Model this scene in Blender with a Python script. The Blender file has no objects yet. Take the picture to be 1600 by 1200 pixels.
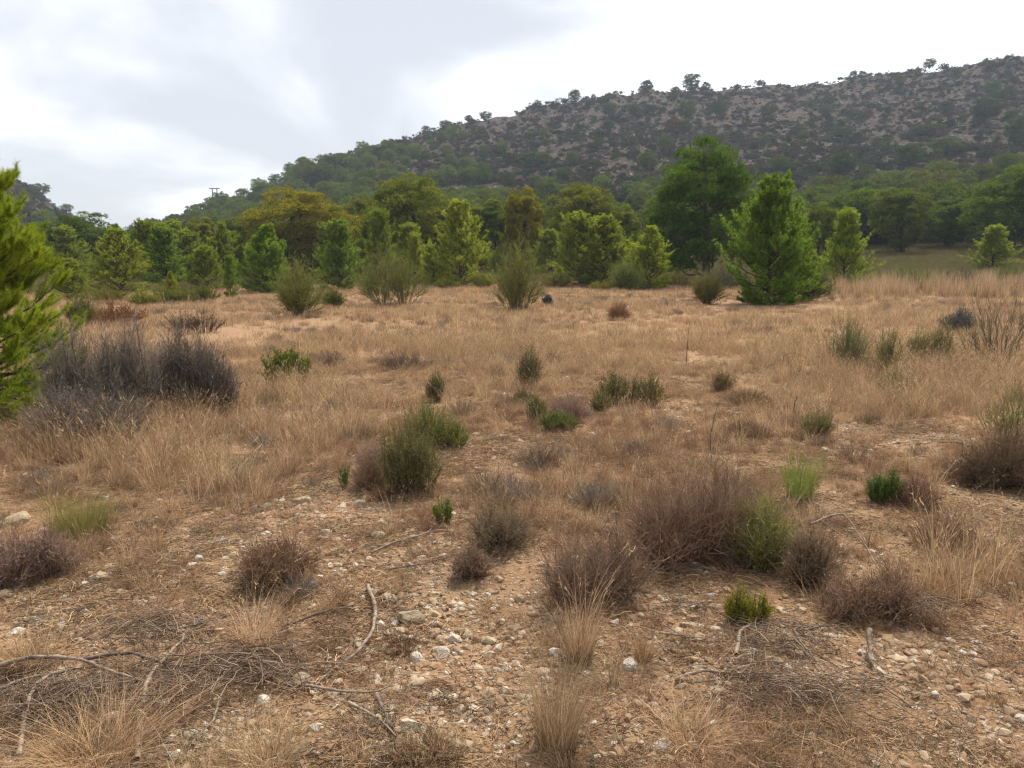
import bpy, math, random
import numpy as np
from math import radians, sin, cos, tan, pi
C = bpy.context.scene.collection
SC = bpy.context.scene
# ------------------------------------------------------------------ camera
F = 1200.0; HOR = 405.0; CH = 1.6
PT = math.atan((600 - HOR) / F); SP, CP = sin(PT), cos(PT)
cam = bpy.data.cameras.new('camera'); co = bpy.data.objects.new('camera', cam); C.objects.link(co)
co.location = (0, 0, CH); co.rotation_euler = (pi / 2 - PT, 0, 0)
cam.sensor_width = 36; cam.lens = 36 * F / 1600; cam.clip_start = .05; cam.clip_end = 4000
SC.camera = co
# ------------------------------------------------------------------ light
SUN_AZ, SUN_EL = radians(28), radians(54)     # azimuth clockwise from +Y
SKY_GREY = (.62, .64, .67); SKY_WHITE = (1.22, 1.22, 1.22)
sd = bpy.data.lights.new('sun', 'SUN'); sd.energy = 5.0; sd.angle = radians(3); sd.color = (1, .93, .82)
so = bpy.data.objects.new('sun', sd); C.objects.link(so)
so.rotation_euler = (pi / 2 - SUN_EL, 0, pi - SUN_AZ)
SC.view_settings.view_transform = 'Standard'; SC.view_settings.look = 'None'
SC.view_settings.exposure = 0.36; SC.view_settings.gamma = 1
W = bpy.data.worlds.new("World"); SC.world = W; W.use_nodes = True
nt = W.node_tree; nt.nodes.clear()
def N(nt, typ, **kw):
    n = nt.nodes.new(typ)
    for k, v in kw.items():
        if k.startswith('i_'):
            key = k[2:]; key = int(key) if key.isdigit() else key
            n.inputs[key].default_value = v
        else: setattr(n, k, v)
    return n
def L(nt, a, b): nt.links.new(a, b)
def world():
    out = N(nt, 'ShaderNodeOutputWorld'); bg = N(nt, 'ShaderNodeBackground')
    sky = N(nt, 'ShaderNodeTexSky', sky_type='NISHITA', sun_disc=False, sun_elevation=SUN_EL, sun_rotation=SUN_AZ)
    skm = N(nt, 'ShaderNodeVectorMath', operation='SCALE'); skm.inputs['Scale'].default_value = .12
    L(nt, sky.outputs[0], skm.inputs[0])
    tc = N(nt, 'ShaderNodeTexCoord'); sep = N(nt, 'ShaderNodeSeparateXYZ'); L(nt, tc.outputs['Generated'], sep.inputs[0])
    z = N(nt, 'ShaderNodeMath', operation='MAXIMUM', i_1=0.0); L(nt, sep.outputs[2], z.inputs[0])
    za = N(nt, 'ShaderNodeMath', operation='ADD', i_1=.42); L(nt, z.outputs[0], za.inputs[0])
    dv = N(nt, 'ShaderNodeVectorMath', operation='DIVIDE'); cb = N(nt, 'ShaderNodeCombineXYZ')
    for i in range(3): L(nt, za.outputs[0], cb.inputs[i])
    L(nt, tc.outputs['Generated'], dv.inputs[0]); L(nt, cb.outputs[0], dv.inputs[1])
    mp = N(nt, 'ShaderNodeMapping'); mp.inputs['Scale'].default_value = (1.0, 1.0, 0); mp.inputs['Location'].default_value = (3.3, 1.7, 0)
    L(nt, dv.outputs[0], mp.inputs[0])
    n1 = N(nt, 'ShaderNodeTexNoise', i_Scale=1.5, i_Detail=5.0, i_Roughness=.48, i_Distortion=.35); L(nt, mp.outputs[0], n1.inputs['Vector'])
    # brightness toward the hidden sun
    d = Vector3(sin(SUN_AZ) * cos(SUN_EL), cos(SUN_AZ) * cos(SUN_EL), sin(SUN_EL))
    dp = N(nt, 'ShaderNodeVectorMath', operation='DOT_PRODUCT'); dp.inputs[1].default_value = d; L(nt, tc.outputs['Generated'], dp.inputs[0])
    mr = N(nt, 'ShaderNodeMapRange'); mr.inputs[1].default_value = .35; mr.inputs[2].default_value = 1.0; mr.inputs[3].default_value = 0; mr.inputs[4].default_value = .52
    L(nt, dp.outputs['Value'], mr.inputs[0])
    nc = N(nt, 'ShaderNodeMath', operation='MULTIPLY_ADD', i_1=2.3, i_2=-.65); L(nt, n1.outputs[0], nc.inputs[0])
    ad = N(nt, 'ShaderNodeMath', operation='ADD'); L(nt, nc.outputs[0], ad.inputs[0]); L(nt, mr.outputs[0], ad.inputs[1])
    cr = N(nt, 'ShaderNodeMapRange', interpolation_type='SMOOTHSTEP'); cr.inputs[1].default_value = .46; cr.inputs[2].default_value = .92
    L(nt, ad.outputs[0], cr.inputs[0])
    mx = N(nt, 'ShaderNodeMix', data_type='RGBA'); mx.inputs[6].default_value = SKY_GREY + (1,); mx.inputs[7].default_value = SKY_WHITE + (1,)
    L(nt, cr.outputs[0], mx.inputs[0])
    m2 = N(nt, 'ShaderNodeMix', data_type='RGBA'); m2.inputs[0].default_value = .88
    L(nt, skm.outputs[0], m2.inputs[6]); L(nt, mx.outputs[2], m2.inputs[7])
    L(nt, m2.outputs[2], bg.inputs[0]); bg.inputs[1].default_value = 1.0; L(nt, bg.outputs[0], out.inputs[0])
def Vector3(x, y, z): return (x, y, z)
world()
W.cycles.sampling_method = 'MANUAL'; W.cycles.sample_map_resolution = 512
SC.cycles.max_bounces = 5; SC.cycles.diffuse_bounces = 3; SC.cycles.transmission_bounces = 3; SC.cycles.volume_bounces = 0
SC.cycles.transparent_max_bounces = 4; SC.cycles.glossy_bounces = 1
SC.cycles.use_denoising = True; SC.cycles.filter_width = 1.3

# ------------------------------------------------------------------ noise and terrain
def _hash(ix, iy, s):
    h = (ix * 374761393 + iy * 668265263 + s * 974634777) & 0xffffffff
    h = ((h ^ (h >> 13)) * 1274126177) & 0xffffffff
    return ((h ^ (h >> 16)) & 0xffff) / 65535.0
def vnoise(x, y, s=0):
    x = np.asarray(x, float); y = np.asarray(y, float)
    ix = np.floor(x).astype(np.int64); iy = np.floor(y).astype(np.int64)
    fx = x - ix; fy = y - iy; fx = fx * fx * (3 - 2 * fx); fy = fy * fy * (3 - 2 * fy)
    a = _hash(ix, iy, s); b = _hash(ix + 1, iy, s); c = _hash(ix, iy + 1, s); d = _hash(ix + 1, iy + 1, s)
    return (a * (1 - fx) + b * fx) * (1 - fy) + (c * (1 - fx) + d * fx) * fy - .5
def fbm(x, y, s=0, o=4):
    r = 0; a = 1.
    for i in range(o):
        r = r + a * vnoise(x * 2 ** i + 17 * i, y * 2 ** i, s + i); a *= .5
    return r
def py_to_e(py):                     # tangent of elevation seen at pixel row py
    k = (600 - py) / F
    return (k * CP - SP) / (CP + k * SP)
RX = np.array([-900, -300, 0, 28, 45, 62, 90, 130, 180, 215, 240, 300, 340, 400, 450, 500, 560, 600, 660, 700, 740, 800, 850, 900, 950, 1010, 1083, 1150, 1200, 1300, 1400, 1450, 1500, 1600, 1900, 2600.])
RY = np.array([300, 275, 278, 284, 290, 304, 325, 349, 378, 380, 366, 345, 331, 308, 284, 262, 241, 227, 209, 200, 190, 176, 163, 156, 147, 141, 138, 135, 132, 127, 117, 110, 103, 88, 60, 90.])
RE = py_to_e(RY)
def ridgeR(px):
    return np.interp(px, [-300, 120, 200, 300, 500, 800, 1200, 1600, 2200], [330, 310, 235, 245, 290, 340, 370, 390, 400])
R0 = 45.0
def polar(x, y):
    r = np.hypot(x, y); az = np.arctan2(x, np.maximum(y, 1e-6) if np.isscalar(y) else y)
    u = np.tan(np.clip(az, -1.1, 1.1)); return r, 800 + F * u * .985
def gh(x, y):
    x = np.asarray(x, float); y = np.asarray(y, float)
    r, px = polar(x, y)
    u = np.tan(np.clip(np.arctan2(x, y), -1.1, 1.1)); px = 800 + F * u / (CP - np.interp(px, RX, RE) * SP)
    E = np.interp(px, RX, RE) / np.sqrt(1 + u * u); R = ridgeR(px)
    e0 = -CH / R0
    back = np.clip((y + 30) / 60, 0, 1)
    t = np.clip((r - R0) / (R - R0), 0, 1)
    e = e0 + (E * back - e0) * t ** .8
    h = np.where(r > R0, CH + r * e, 0.0)
    hR = CH + R * E * back
    h = np.where(r > R, hR - .42 * (r - R), h)
    big = np.clip((r - 80) / 120, 0, 1)
    big = big * np.where(px < 205, .45, 1)
    h = h + big * (fbm(x / 22, y / 22, 3) * 2.4 + fbm(x / 6, y / 6, 9, 3) * 1.3) * np.clip(E / .1, .25, 1)
    near = np.clip(1 - r / 60, .2, 1)
    h = h + near * (fbm(x / 2.6, y / 2.6, 21, 3) * .10) + np.clip(1 - r / 14, 0, 1) * fbm(x / .5, y / .5, 31, 3) * .045
    return h
CZ = CH + 0.0
co.location.z = CZ
def ghs(x, y): return float(gh(np.array([x]), np.array([y]))[0])
def ground(px, py):
    dx = (px - 800) / F; k = (600 - py) / F
    dy = CP + k * SP; dz = -SP + k * CP
    t = CZ / -dz if dz < 0 else 60
    for _ in range(12):
        z = ghs(dx * t, dy * t)
        if dz < -1e-4: t = .5 * t + .5 * (CZ - z) / -dz
    return dx * t, dy * t, ghs(dx * t, dy * t)
def at(px, d):                       # ground point at depth d in column px
    y = d
    z = 0
    for _ in range(3):
        x = (px - 800) / F * (y * CP - (z - CZ) * SP); z = ghs(x, y)
    return x, y, z
def ztop(y, py): return CZ + y * py_to_e(py)
def project(x, y, z):
    dp = y * CP - (z - CZ) * SP; dp = np.maximum(dp, .05)
    return 800 + F * x / dp, 600 - F * (y * SP + (z - CZ) * CP) / dp
def slope_r(px, py):                 # distance on the hillside seen at (px, py)
    E = np.interp(px, RX, RE); R = ridgeR(px); e = py_to_e(py); e0 = -CH / R0
    u = (px - 800) / F * (CP - e * SP); c = 1 / np.sqrt(1 + u * u)
    t = np.clip((e * c - e0) / (E * c - e0), 0, 1) ** (1 / .8)
    return (R0 + t * (R - R0)) * c
def ridgeY(px):
    u = (px - 800) / F * (CP - np.interp(px, RX, RE) * SP); return ridgeR(px) / np.sqrt(1 + u * u)
# ------------------------------------------------------------------ materials
def mat(name):
    m = bpy.data.materials.new(name); m.use_nodes = True; m.node_tree.nodes.clear(); return m, m.node_tree
def leafmat(name, c0, c1, trans=.35, tip=None, instance_random=0.0):
    m, t = mat(name)
    out = N(t, 'ShaderNodeOutputMaterial'); a = N(t, 'ShaderNodeAttribute', attribute_name='v')
    mx = N(t, 'ShaderNodeMix', data_type='RGBA'); mx.inputs[6].default_value = c0 + (1,); mx.inputs[7].default_value = c1 + (1,)
    L(t, a.outputs['Fac'], mx.inputs[0])
    oi = N(t, 'ShaderNodeObjectInfo'); mu = N(t, 'ShaderNodeMix', data_type='RGBA', blend_type='MULTIPLY'); mu.inputs[0].default_value = 1
    L(t, mx.outputs[2], mu.inputs[6]); L(t, oi.outputs['Color'], mu.inputs[7])
    col = mu.outputs[2]
    if instance_random:
        hs = N(t, 'ShaderNodeHueSaturation'); r = N(t, 'ShaderNodeMapRange'); r.inputs[3].default_value = 1 - instance_random; r.inputs[4].default_value = 1 + instance_random
        L(t, oi.outputs['Random'], r.inputs[0]); L(t, r.outputs[0], hs.inputs['Value'])
        r2 = N(t, 'ShaderNodeMapRange'); r2.inputs[3].default_value = .488; r2.inputs[4].default_value = .512
        mm = N(t, 'ShaderNodeMath', operation='MULTIPLY', i_1=7.31); fr = N(t, 'ShaderNodeMath', operation='FRACT')
        L(t, oi.outputs['Random'], mm.inputs[0]); L(t, mm.outputs[0], fr.inputs[0]); L(t, fr.outputs[0], r2.inputs[0]); L(t, r2.outputs[0], hs.inputs['Hue'])
        L(t, col, hs.inputs['Color']); col = hs.outputs[0]
    df = N(t, 'ShaderNodeBsdfDiffuse'); L(t, col, df.inputs[0])
    if trans:
        tr = N(t, 'ShaderNodeBsdfTranslucent'); L(t, col, tr.inputs[0]); ms = N(t, 'ShaderNodeMixShader'); ms.inputs[0].default_value = trans
        L(t, df.outputs[0], ms.inputs[1]); L(t, tr.outputs[0], ms.inputs[2]); L(t, ms.outputs[0], out.inputs[0])
    else: L(t, df.outputs[0], out.inputs[0])
    return m
def barkmat(name, c0, c1, sc=30):
    m, t = mat(name); out = N(t, 'ShaderNodeOutputMaterial'); tc = N(t, 'ShaderNodeTexCoord')
    n = N(t, 'ShaderNodeTexNoise', i_Scale=sc, i_Detail=4.0); L(t, tc.outputs['Object'], n.inputs['Vector'])
    cr = N(t, 'ShaderNodeMapRange'); cr.inputs[1].default_value = .3; cr.inputs[2].default_value = .7; L(t, n.outputs[0], cr.inputs[0])
    mx = N(t, 'ShaderNodeMix', data_type='RGBA'); mx.inputs[6].default_value = c0 + (1,); mx.inputs[7].default_value = c1 + (1,); L(t, cr.outputs[0], mx.inputs[0])
    p = N(t, 'ShaderNodeBsdfPrincipled', i_Roughness=.9, **{'i_Specular IOR Level': .15}); L(t, mx.outputs[2], p.inputs['Base Color'])
    b = N(t, 'ShaderNodeBump', i_Strength=.6, i_Distance=.01); L(t, n.outputs[0], b.inputs['Height']); L(t, b.outputs[0], p.inputs['Normal'])
    L(t, p.outputs[0], out.inputs[0]); return m
M = {}
M['pine'] = leafmat('pine_needles', (.105, .155, .018), (.37, .41, .052), .5)
M['pineold'] = leafmat('old_pine_needles', (.070, .108, .015), (.275, .31, .042), .42)
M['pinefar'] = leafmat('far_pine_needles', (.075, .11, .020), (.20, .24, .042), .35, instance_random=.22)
M['pinenear'] = leafmat('near_pine_needles', (.115, .19, .014), (.40, .45, .036), .5)
M['greytwig'] = leafmat('grey_twigs', (.075, .066, .055), (.37, .34, .295), .12)
M['redtwig'] = leafmat('reddish_twigs', (.070, .047, .033), (.44, .32, .225), .15)
M['rosemary'] = leafmat('rosemary_leaves', (.062, .070, .020), (.31, .29, .10), .2)
M['juniper'] = leafmat('juniper_leaves', (.06, .09, .015), (.16, .20, .035), .3)
M['broom'] = leafmat('broom_twigs', (.095, .115, .032), (.30, .30, .09), .2)
M['bare'] = leafmat('bare_twigs', (.10, .085, .07), (.22, .18, .14), 0)
M['scrub'] = leafmat('scrub_leaves', (.028, .045, .020), (.065, .080, .030), .15, instance_random=.35)
M['straw'] = leafmat('dry_straw', (.20, .115, .058), (.72, .54, .33), .3, instance_random=.36)
M['brown'] = leafmat('brown_grass', (.13, .072, .040), (.58, .38, .225), .25, instance_random=.4)
M['darkbrown'] = leafmat('dark_brown_grass', (.075, .042, .026), (.40, .25, .15), .2, instance_random=.3)
M['orange'] = leafmat('orange_grass', (.24, .15, .085), (.62, .46, .28), .3, instance_random=.15)
M['greengrass'] = leafmat('green_grass', (.14, .15, .035), (.33, .29, .10), .3)
M['olive'] = leafmat('olive_grass', (.11, .10, .042), (.24, .20, .09), .25, instance_random=.2)
M['bark'] = barkmat('pine_bark', (.035, .028, .024), (.11, .085, .07), 14)
M['stick'] = barkmat('dead_wood', (.12, .085, .06), (.36, .285, .215), 40)
M['darkstick'] = barkmat('dark_dead_wood', (.06, .045, .038), (.20, .155, .125), 40)
def stonemat(name, inst=True):
    m, t = mat(name); out = N(t, 'ShaderNodeOutputMaterial'); oi = N(t, 'ShaderNodeObjectInfo'); tc = N(t, 'ShaderNodeTexCoord')
    cr = N(t, 'ShaderNodeValToRGB'); e = cr.color_ramp.elements
    e[0].position = 0; e[0].color = (.33, .205, .12, 1); e[1].position = 1; e[1].color = (.72, .66, .57, 1)
    for p, c in ((.3, (.43, .275, .16, 1)), (.55, (.42, .30, .19, 1)), (.75, (.54, .41, .27, 1)), (.88, (.58, .46, .33, 1))): x = e.new(p); x.color = c
    if inst: L(t, oi.outputs['Random'], cr.inputs[0])
    n = N(t, 'ShaderNodeTexNoise', i_Scale=18.0 if inst else 9.0, i_Detail=5.0, i_Roughness=.65); L(t, tc.outputs['Object'], n.inputs['Vector'])
    mr = N(t, 'ShaderNodeMapRange'); mr.inputs[1].default_value = .3; mr.inputs[2].default_value = .75; mr.inputs[3].default_value = .62; mr.inputs[4].default_value = 1.12; L(t, n.outputs[0], mr.inputs[0])
    mu = N(t, 'ShaderNodeVectorMath', operation='SCALE'); L(t, mr.outputs[0], mu.inputs['Scale'])
    if inst: L(t, cr.outputs[0], mu.inputs[0])
    else:
        # pale limestone with rusty soil stains
        n2 = N(t, 'ShaderNodeTexNoise', i_Scale=4.0, i_Detail=3.0); L(t, tc.outputs['Object'], n2.inputs['Vector'])
        m2 = N(t, 'ShaderNodeMapRange'); m2.inputs[1].default_value = .5; m2.inputs[2].default_value = .68; L(t, n2.outputs[0], m2.inputs[0])
        mm = N(t, 'ShaderNodeMix', data_type='RGBA', blend_type='MULTIPLY'); mm.inputs[7].default_value = (.80, .58, .40, 1); L(t, m2.outputs[0], mm.inputs[0]); L(t, oi.outputs['Color'], mm.inputs[6])
        L(t, mm.outputs[2], mu.inputs[0])
    p = N(t, 'ShaderNodeBsdfPrincipled', i_Roughness=.85, **{'i_Specular IOR Level': .2}); L(t, mu.outputs[0], p.inputs['Base Color'])
    b = N(t, 'ShaderNodeBump', i_Strength=.5, i_Distance=.02); L(t, n.outputs[0], b.inputs['Height']); L(t, b.outputs[0], p.inputs['Normal'])
    L(t, p.outputs[0], out.inputs[0]); return m
M['pebble'] = stonemat('gravel_stone'); M['rock'] = stonemat('limestone', False)
def soil():
    m, t = mat('stony_soil'); out = N(t, 'ShaderNodeOutputMaterial'); g = N(t, 'ShaderNodeNewGeometry')
    P = g.outputs['Position']
    def noise(s, d=4.0, r=.55):
        n = N(t, 'ShaderNodeTexNoise', i_Scale=s, i_Detail=d, i_Roughness=r); L(t, P, n.inputs['Vector']); return n.outputs[0]
    def rng(src, a, b, c=0, d=1):
        x = N(t, 'ShaderNodeMapRange'); x.inputs[1].default_value = a; x.inputs[2].default_value = b; x.inputs[3].default_value = c; x.inputs[4].default_value = d; L(t, src, x.inputs[0]); return x.outputs[0]
    def mix(f, a, b):
        x = N(t, 'ShaderNodeMix', data_type='RGBA')
        L(t, f, x.inputs[0])
        for i, v in ((6, a), (7, b)):
            if isinstance(v, tuple): x.inputs[i].default_value = v + (1,)
            else: L(t, v, x.inputs[i])
        return x.outputs[2]
    base = mix(rng(noise(.9), .35, .68), (.33, .185, .095), (.235, .13, .07))
    base = mix(rng(noise(7, 6.0, .7), .35, .7), base, (.42, .27, .16))
    v = N(t, 'ShaderNodeTexVoronoi', i_Scale=34.0, i_Randomness=1.0); L(t, P, v.inputs['Vector'])
    sp = N(t, 'ShaderNodeSeparateColor'); L(t, v.outputs['Color'], sp.inputs[0])
    peb = N(t, 'ShaderNodeMath', operation='MULTIPLY'); L(t, rng(sp.outputs[0], .45, .5), peb.inputs[0]); L(t, rng(v.outputs['Distance'], .42, .3), peb.inputs[1])
    base = mix(peb.outputs[0], base, mix(sp.outputs[1], (.42, .26, .16), (.62, .50, .37)))
    v2 = N(t, 'ShaderNodeTexVoronoi', i_Scale=90.0); L(t, P, v2.inputs['Vector'])
    s2 = N(t, 'ShaderNodeSeparateColor'); L(t, v2.outputs['Color'], s2.inputs[0])
    base = mix(rng(s2.outputs[0], .72, .76, 0, .6), base, mix(s2.outputs[1], (.20, .12, .075), (.60, .44, .30)))
    # thatch and dead roots cover the soil between tufts farther out
    d = N(t, 'ShaderNodeVectorMath', operation='LENGTH'); L(t, P, d.inputs[0])
    th = N(t, 'ShaderNodeMath', operation='MULTIPLY'); L(t, rng(noise(.5, 5.0, .6), .40, .56), th.inputs[0]); L(t, rng(noise(60, 3.0), .35, .6, .3, .9), th.inputs[1])
    base = mix(th.outputs[0], base, mix(noise(25, 4.0), (.17, .10, .06), (.42, .28, .16)))
    base = mix(rng(d.outputs['Value'], 11, 26, 0, .6), base, (.27, .175, .105))
    wood = rng(d.outputs['Value'], 44, 62)
    base = mix(wood, base, mix(rng(noise(1.5, 5.0), .4, .6), (.17, .13, .06), (.12, .11, .045)))
    p = N(t, 'ShaderNodeBsdfPrincipled', i_Roughness=.95, **{'i_Specular IOR Level': .05}); L(t, base, p.inputs['Base Color'])
    ad = N(t, 'ShaderNodeMath', operation='MULTIPLY_ADD', i_1=.6); L(t, peb.outputs[0], ad.inputs[0]); L(t, noise(50, 6.0, .75), ad.inputs[2])
    b = N(t, 'ShaderNodeBump', i_Strength=.9, i_Distance=.02); L(t, ad.outputs[0], b.inputs['Height']); L(t, b.outputs[0], p.inputs['Normal'])
    L(t, p.outputs[0], out.inputs[0]); return m
def hillmat():
    m, t = mat('rocky_hillside'); out = N(t, 'ShaderNodeOutputMaterial'); g = N(t, 'ShaderNodeNewGeometry'); P = g.outputs['Position']
    def noise(s, d=5.0, r=.6):
        n = N(t, 'ShaderNodeTexNoise', i_Scale=s, i_Detail=d, i_Roughness=r); L(t, P, n.inputs['Vector']); return n.outputs[0]
    def rng(src, a, b, c=0, d=1):
        x = N(t, 'ShaderNodeMapRange'); x.inputs[1].default_value = a; x.inputs[2].default_value = b; x.inputs[3].default_value = c; x.inputs[4].default_value = d; L(t, src, x.inputs[0]); return x.outputs[0]
    def mix(f, a, b):
        x = N(t, 'ShaderNodeMix', data_type='RGBA'); L(t, f, x.inputs[0])
        for i, v in ((6, a), (7, b)):
            if isinstance(v, tuple): x.inputs[i].default_value = v + (1,)
            else: L(t, v, x.inputs[i])
        return x.outputs[2]
    base = mix(rng(noise(.06), .4, .62), (.064, .044, .037), (.050, .041, .031))
    base = mix(rng(noise(.35, 6.0, .7), .42, .6), base, (.080, .058, .048))
    base = mix(rng(noise(.9, 6.0, .7), .50, .58), base, (.055, .050, .034))
    v = N(t, 'ShaderNodeTexVoronoi', i_Scale=.8); L(t, P, v.inputs['Vector']); sp = N(t, 'ShaderNodeSeparateColor'); L(t, v.outputs['Color'], sp.inputs[0])
    pk = N(t, 'ShaderNodeMath', operation='MULTIPLY'); L(t, rng(sp.outputs[0], .66, .7), pk.inputs[0]); L(t, rng(v.outputs['Distance'], .42, .25), pk.inputs[1])
    base = mix(pk.outputs[0], base, (.23, .165, .135))
    p = N(t, 'ShaderNodeBsdfPrincipled', i_Roughness=.95, **{'i_Specular IOR Level': .05}); L(t, base, p.inputs['Base Color'])
    b = N(t, 'ShaderNodeBump', i_Strength=1.0, i_Distance=.9); L(t, noise(.8, 6.0, .7), b.inputs['Height']); L(t, b.outputs[0], p.inputs['Normal'])
    L(t, p.outputs[0], out.inputs[0]); return m
M['soil'] = soil(); M['hill'] = hillmat()
# ------------------------------------------------------------------ mesh building
def nrm(a): return a / np.maximum(np.linalg.norm(a, axis=-1, keepdims=True), 1e-9)
class Geo:
    def __init__(s): s.V = []; s.T = []; s.A = []; s.n = 0
    def add(s, v, t, a):
        if len(v) == 0: return
        s.V.append(v.reshape(-1, 3)); s.T.append(t.reshape(-1, 3) + s.n); s.A.append(np.asarray(a, float).reshape(-1)); s.n += len(s.V[-1])
    def tubes(s, P, R, v, sides=3):
        n, k = P.shape[:2]
        T = np.gradient(P, axis=1); T = nrm(T)
        ref = np.tile(np.array([.3, .9, .1]), (n, 1)); ref[np.abs(T[:, 0] @ np.array([.3, .9, .1])) > .85] = (1, 0, 0)
        A = nrm(np.cross(T, ref[:, None, :])); B = np.cross(T, A)
        an = np.arange(sides) * 2 * pi / sides
        Q = P[:, :, None] + R[:, :, None, None] * (A[:, :, None] * np.cos(an)[:, None] + B[:, :, None] * np.sin(an)[:, None])
        idx = np.arange(n * k * sides).reshape(n, k, sides)
        a = idx[:, :-1]; b = idx[:, 1:]; a2 = np.roll(a, -1, 2); b2 = np.roll(b, -1, 2)
        t = np.concatenate([np.stack([a, a2, b2], -1).reshape(-1, 3), np.stack([a, b2, b], -1).reshape(-1, 3)])
        s.add(Q, t, np.repeat(np.broadcast_to(v, (n,)), k * sides))
    def ribbons(s, P, Wd, side, v):
        n, k = P.shape[:2]
        Q = np.stack([P - side[:, None] * Wd[..., None] / 2, P + side[:, None] * Wd[..., None] / 2], 2)
        idx = np.arange(n * k * 2).reshape(n, k, 2); a, b = idx[:, :-1], idx[:, 1:]
        t = np.concatenate([np.stack([a[..., 0], a[..., 1], b[..., 1]], -1).reshape(-1, 3), np.stack([a[..., 0], b[..., 1], b[..., 0]], -1).reshape(-1, 3)])
        s.add(Q, t, np.repeat(np.broadcast_to(v, (n,)), k * 2))
    def needles(s, B, D, Ln, w, v, rng):
        n = len(B); sd = nrm(np.cross(D, rng.normal(size=(n, 3))))
        w = np.broadcast_to(w, (n,))[:, None]; Ln = np.broadcast_to(Ln, (n,))[:, None]
        V = np.stack([B - sd * w / 2, B + sd * w / 2, B + D * Ln], 1)
        s.add(V, np.arange(n * 3).reshape(-1, 3), np.repeat(v, 3))
    def mesh(s, name, m):
        me = bpy.data.meshes.new(name); V = np.concatenate(s.V); T = np.concatenate(s.T).astype(np.int32); A = np.concatenate(s.A)
        me.vertices.add(len(V)); me.vertices.foreach_set('co', V.astype(np.float32).ravel())
        me.loops.add(len(T) * 3); me.loops.foreach_set('vertex_index', T.ravel())
        me.polygons.add(len(T)); me.polygons.foreach_set('loop_start', np.arange(0, len(T) * 3, 3, dtype=np.int32))
        try: me.polygons.foreach_set('loop_total', np.full(len(T), 3, dtype=np.int32))
        except Exception: pass
        me.update(calc_edges=True)
        at_ = me.attributes.new('v', 'FLOAT', 'POINT'); at_.data.foreach_set('value', np.clip(A, 0, 1).astype(np.float32))
        me.materials.append(m); return me
    def build(s, name, m, parent=None, smooth=False):
        me = s.mesh(name, m)
        if smooth: me.polygons.foreach_set('use_smooth', np.ones(len(me.polygons), bool))
        o = bpy.data.objects.new(name, me); C.objects.link(o)
        if parent: o.parent = parent
        return o
def tag(o, label=None, cat=None, group=None, kind=None):
    if label: o['label'] = label
    if cat: o['category'] = cat
    if group: o['group'] = group
    if kind: o['kind'] = kind
    return o
def empty(name, loc=(0, 0, 0), rz=0):
    o = bpy.data.objects.new(name, None); C.objects.link(o); o.location = loc; o.rotation_euler = (0, 0, rz); o.empty_display_size = .2; return o
def copy_tree(o, parent=None):
    c = o.copy(); C.objects.link(c); c.parent = parent
    for ch in list(o.children): copy_tree(ch, c)
    return c
def paint(o, col):
    for ch in o.children: ch.color = tuple(col) + (1,)
# ------------------------------------------------------------------ terrain
def terrain():
    a1 = np.linspace(-radians(46), radians(46), 560); a2 = np.linspace(radians(46), 2 * pi - radians(46), 90)[1:-1]
    A = np.concatenate([a1, a2]); na = len(A)
    Rr = np.concatenate([[.25], np.geomspace(1.2, 12, 170), np.geomspace(12, 620, 200)[1:]]); nr = len(Rr)
    RR, AA = np.meshgrid(Rr, A, indexing='ij'); X = RR * np.sin(AA); Y = RR * np.cos(AA); Z = gh(X, Y)
    V = np.stack([X, Y, Z], -1).reshape(-1, 3); V = np.vstack([V, [[0, 0, ghs(0, 0)]]])
    idx = np.arange(nr * na).reshape(nr, na); a = idx[:-1]; b = idx[1:]; a2_ = np.roll(a, -1, 1); b2 = np.roll(b, -1, 1)
    q = np.stack([a, a2_, b2, b], -1)
    qr = np.broadcast_to(Rr[:-1, None], a.shape); qp = 800 + F * np.tan(np.clip(np.where(A > pi, A - 2 * pi, A), -1.1, 1.1))[None, :] * .985 + 0 * qr
    inview = np.broadcast_to((np.where(A > pi, 2 * pi - A, np.abs(A)) < 1.4)[None, :], a.shape)
    far = (qr > 92) & inview
    sets = {'ground': ~far, 'hill': far & (qp > 205), 'distant_hill': far & (qp <= 205)}
    for nm, mk in sets.items():
        f = q[mk].reshape(-1, 4); t = np.concatenate([f[:, [0, 2, 1]], f[:, [0, 3, 2]]])
        if nm == 'ground': i0 = idx[0]; t = np.concatenate([t, np.stack([i0, np.roll(i0, -1), np.full(na, nr * na)], -1)[:, [0, 2, 1]][:, [0, 2, 1]][:, [1, 0, 2]]])
        u, inv = np.unique(t, return_inverse=True)
        g = Geo(); g.add(V[u], inv.reshape(-1, 3), np.zeros(len(u)))
        o = g.build(nm, M['soil'] if nm == 'ground' else M['hill'], smooth=True); tag(o, kind='structure')
    bpy.data.objects['ground']['label'] = 'stony orange brown soil of the open field'
    bpy.data.objects['hill']['label'] = 'long rocky hill rising to the right behind the pines'
    bpy.data.objects['distant_hill']['label'] = 'bare rocky hill behind the large pine on the left'
terrain()
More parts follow.
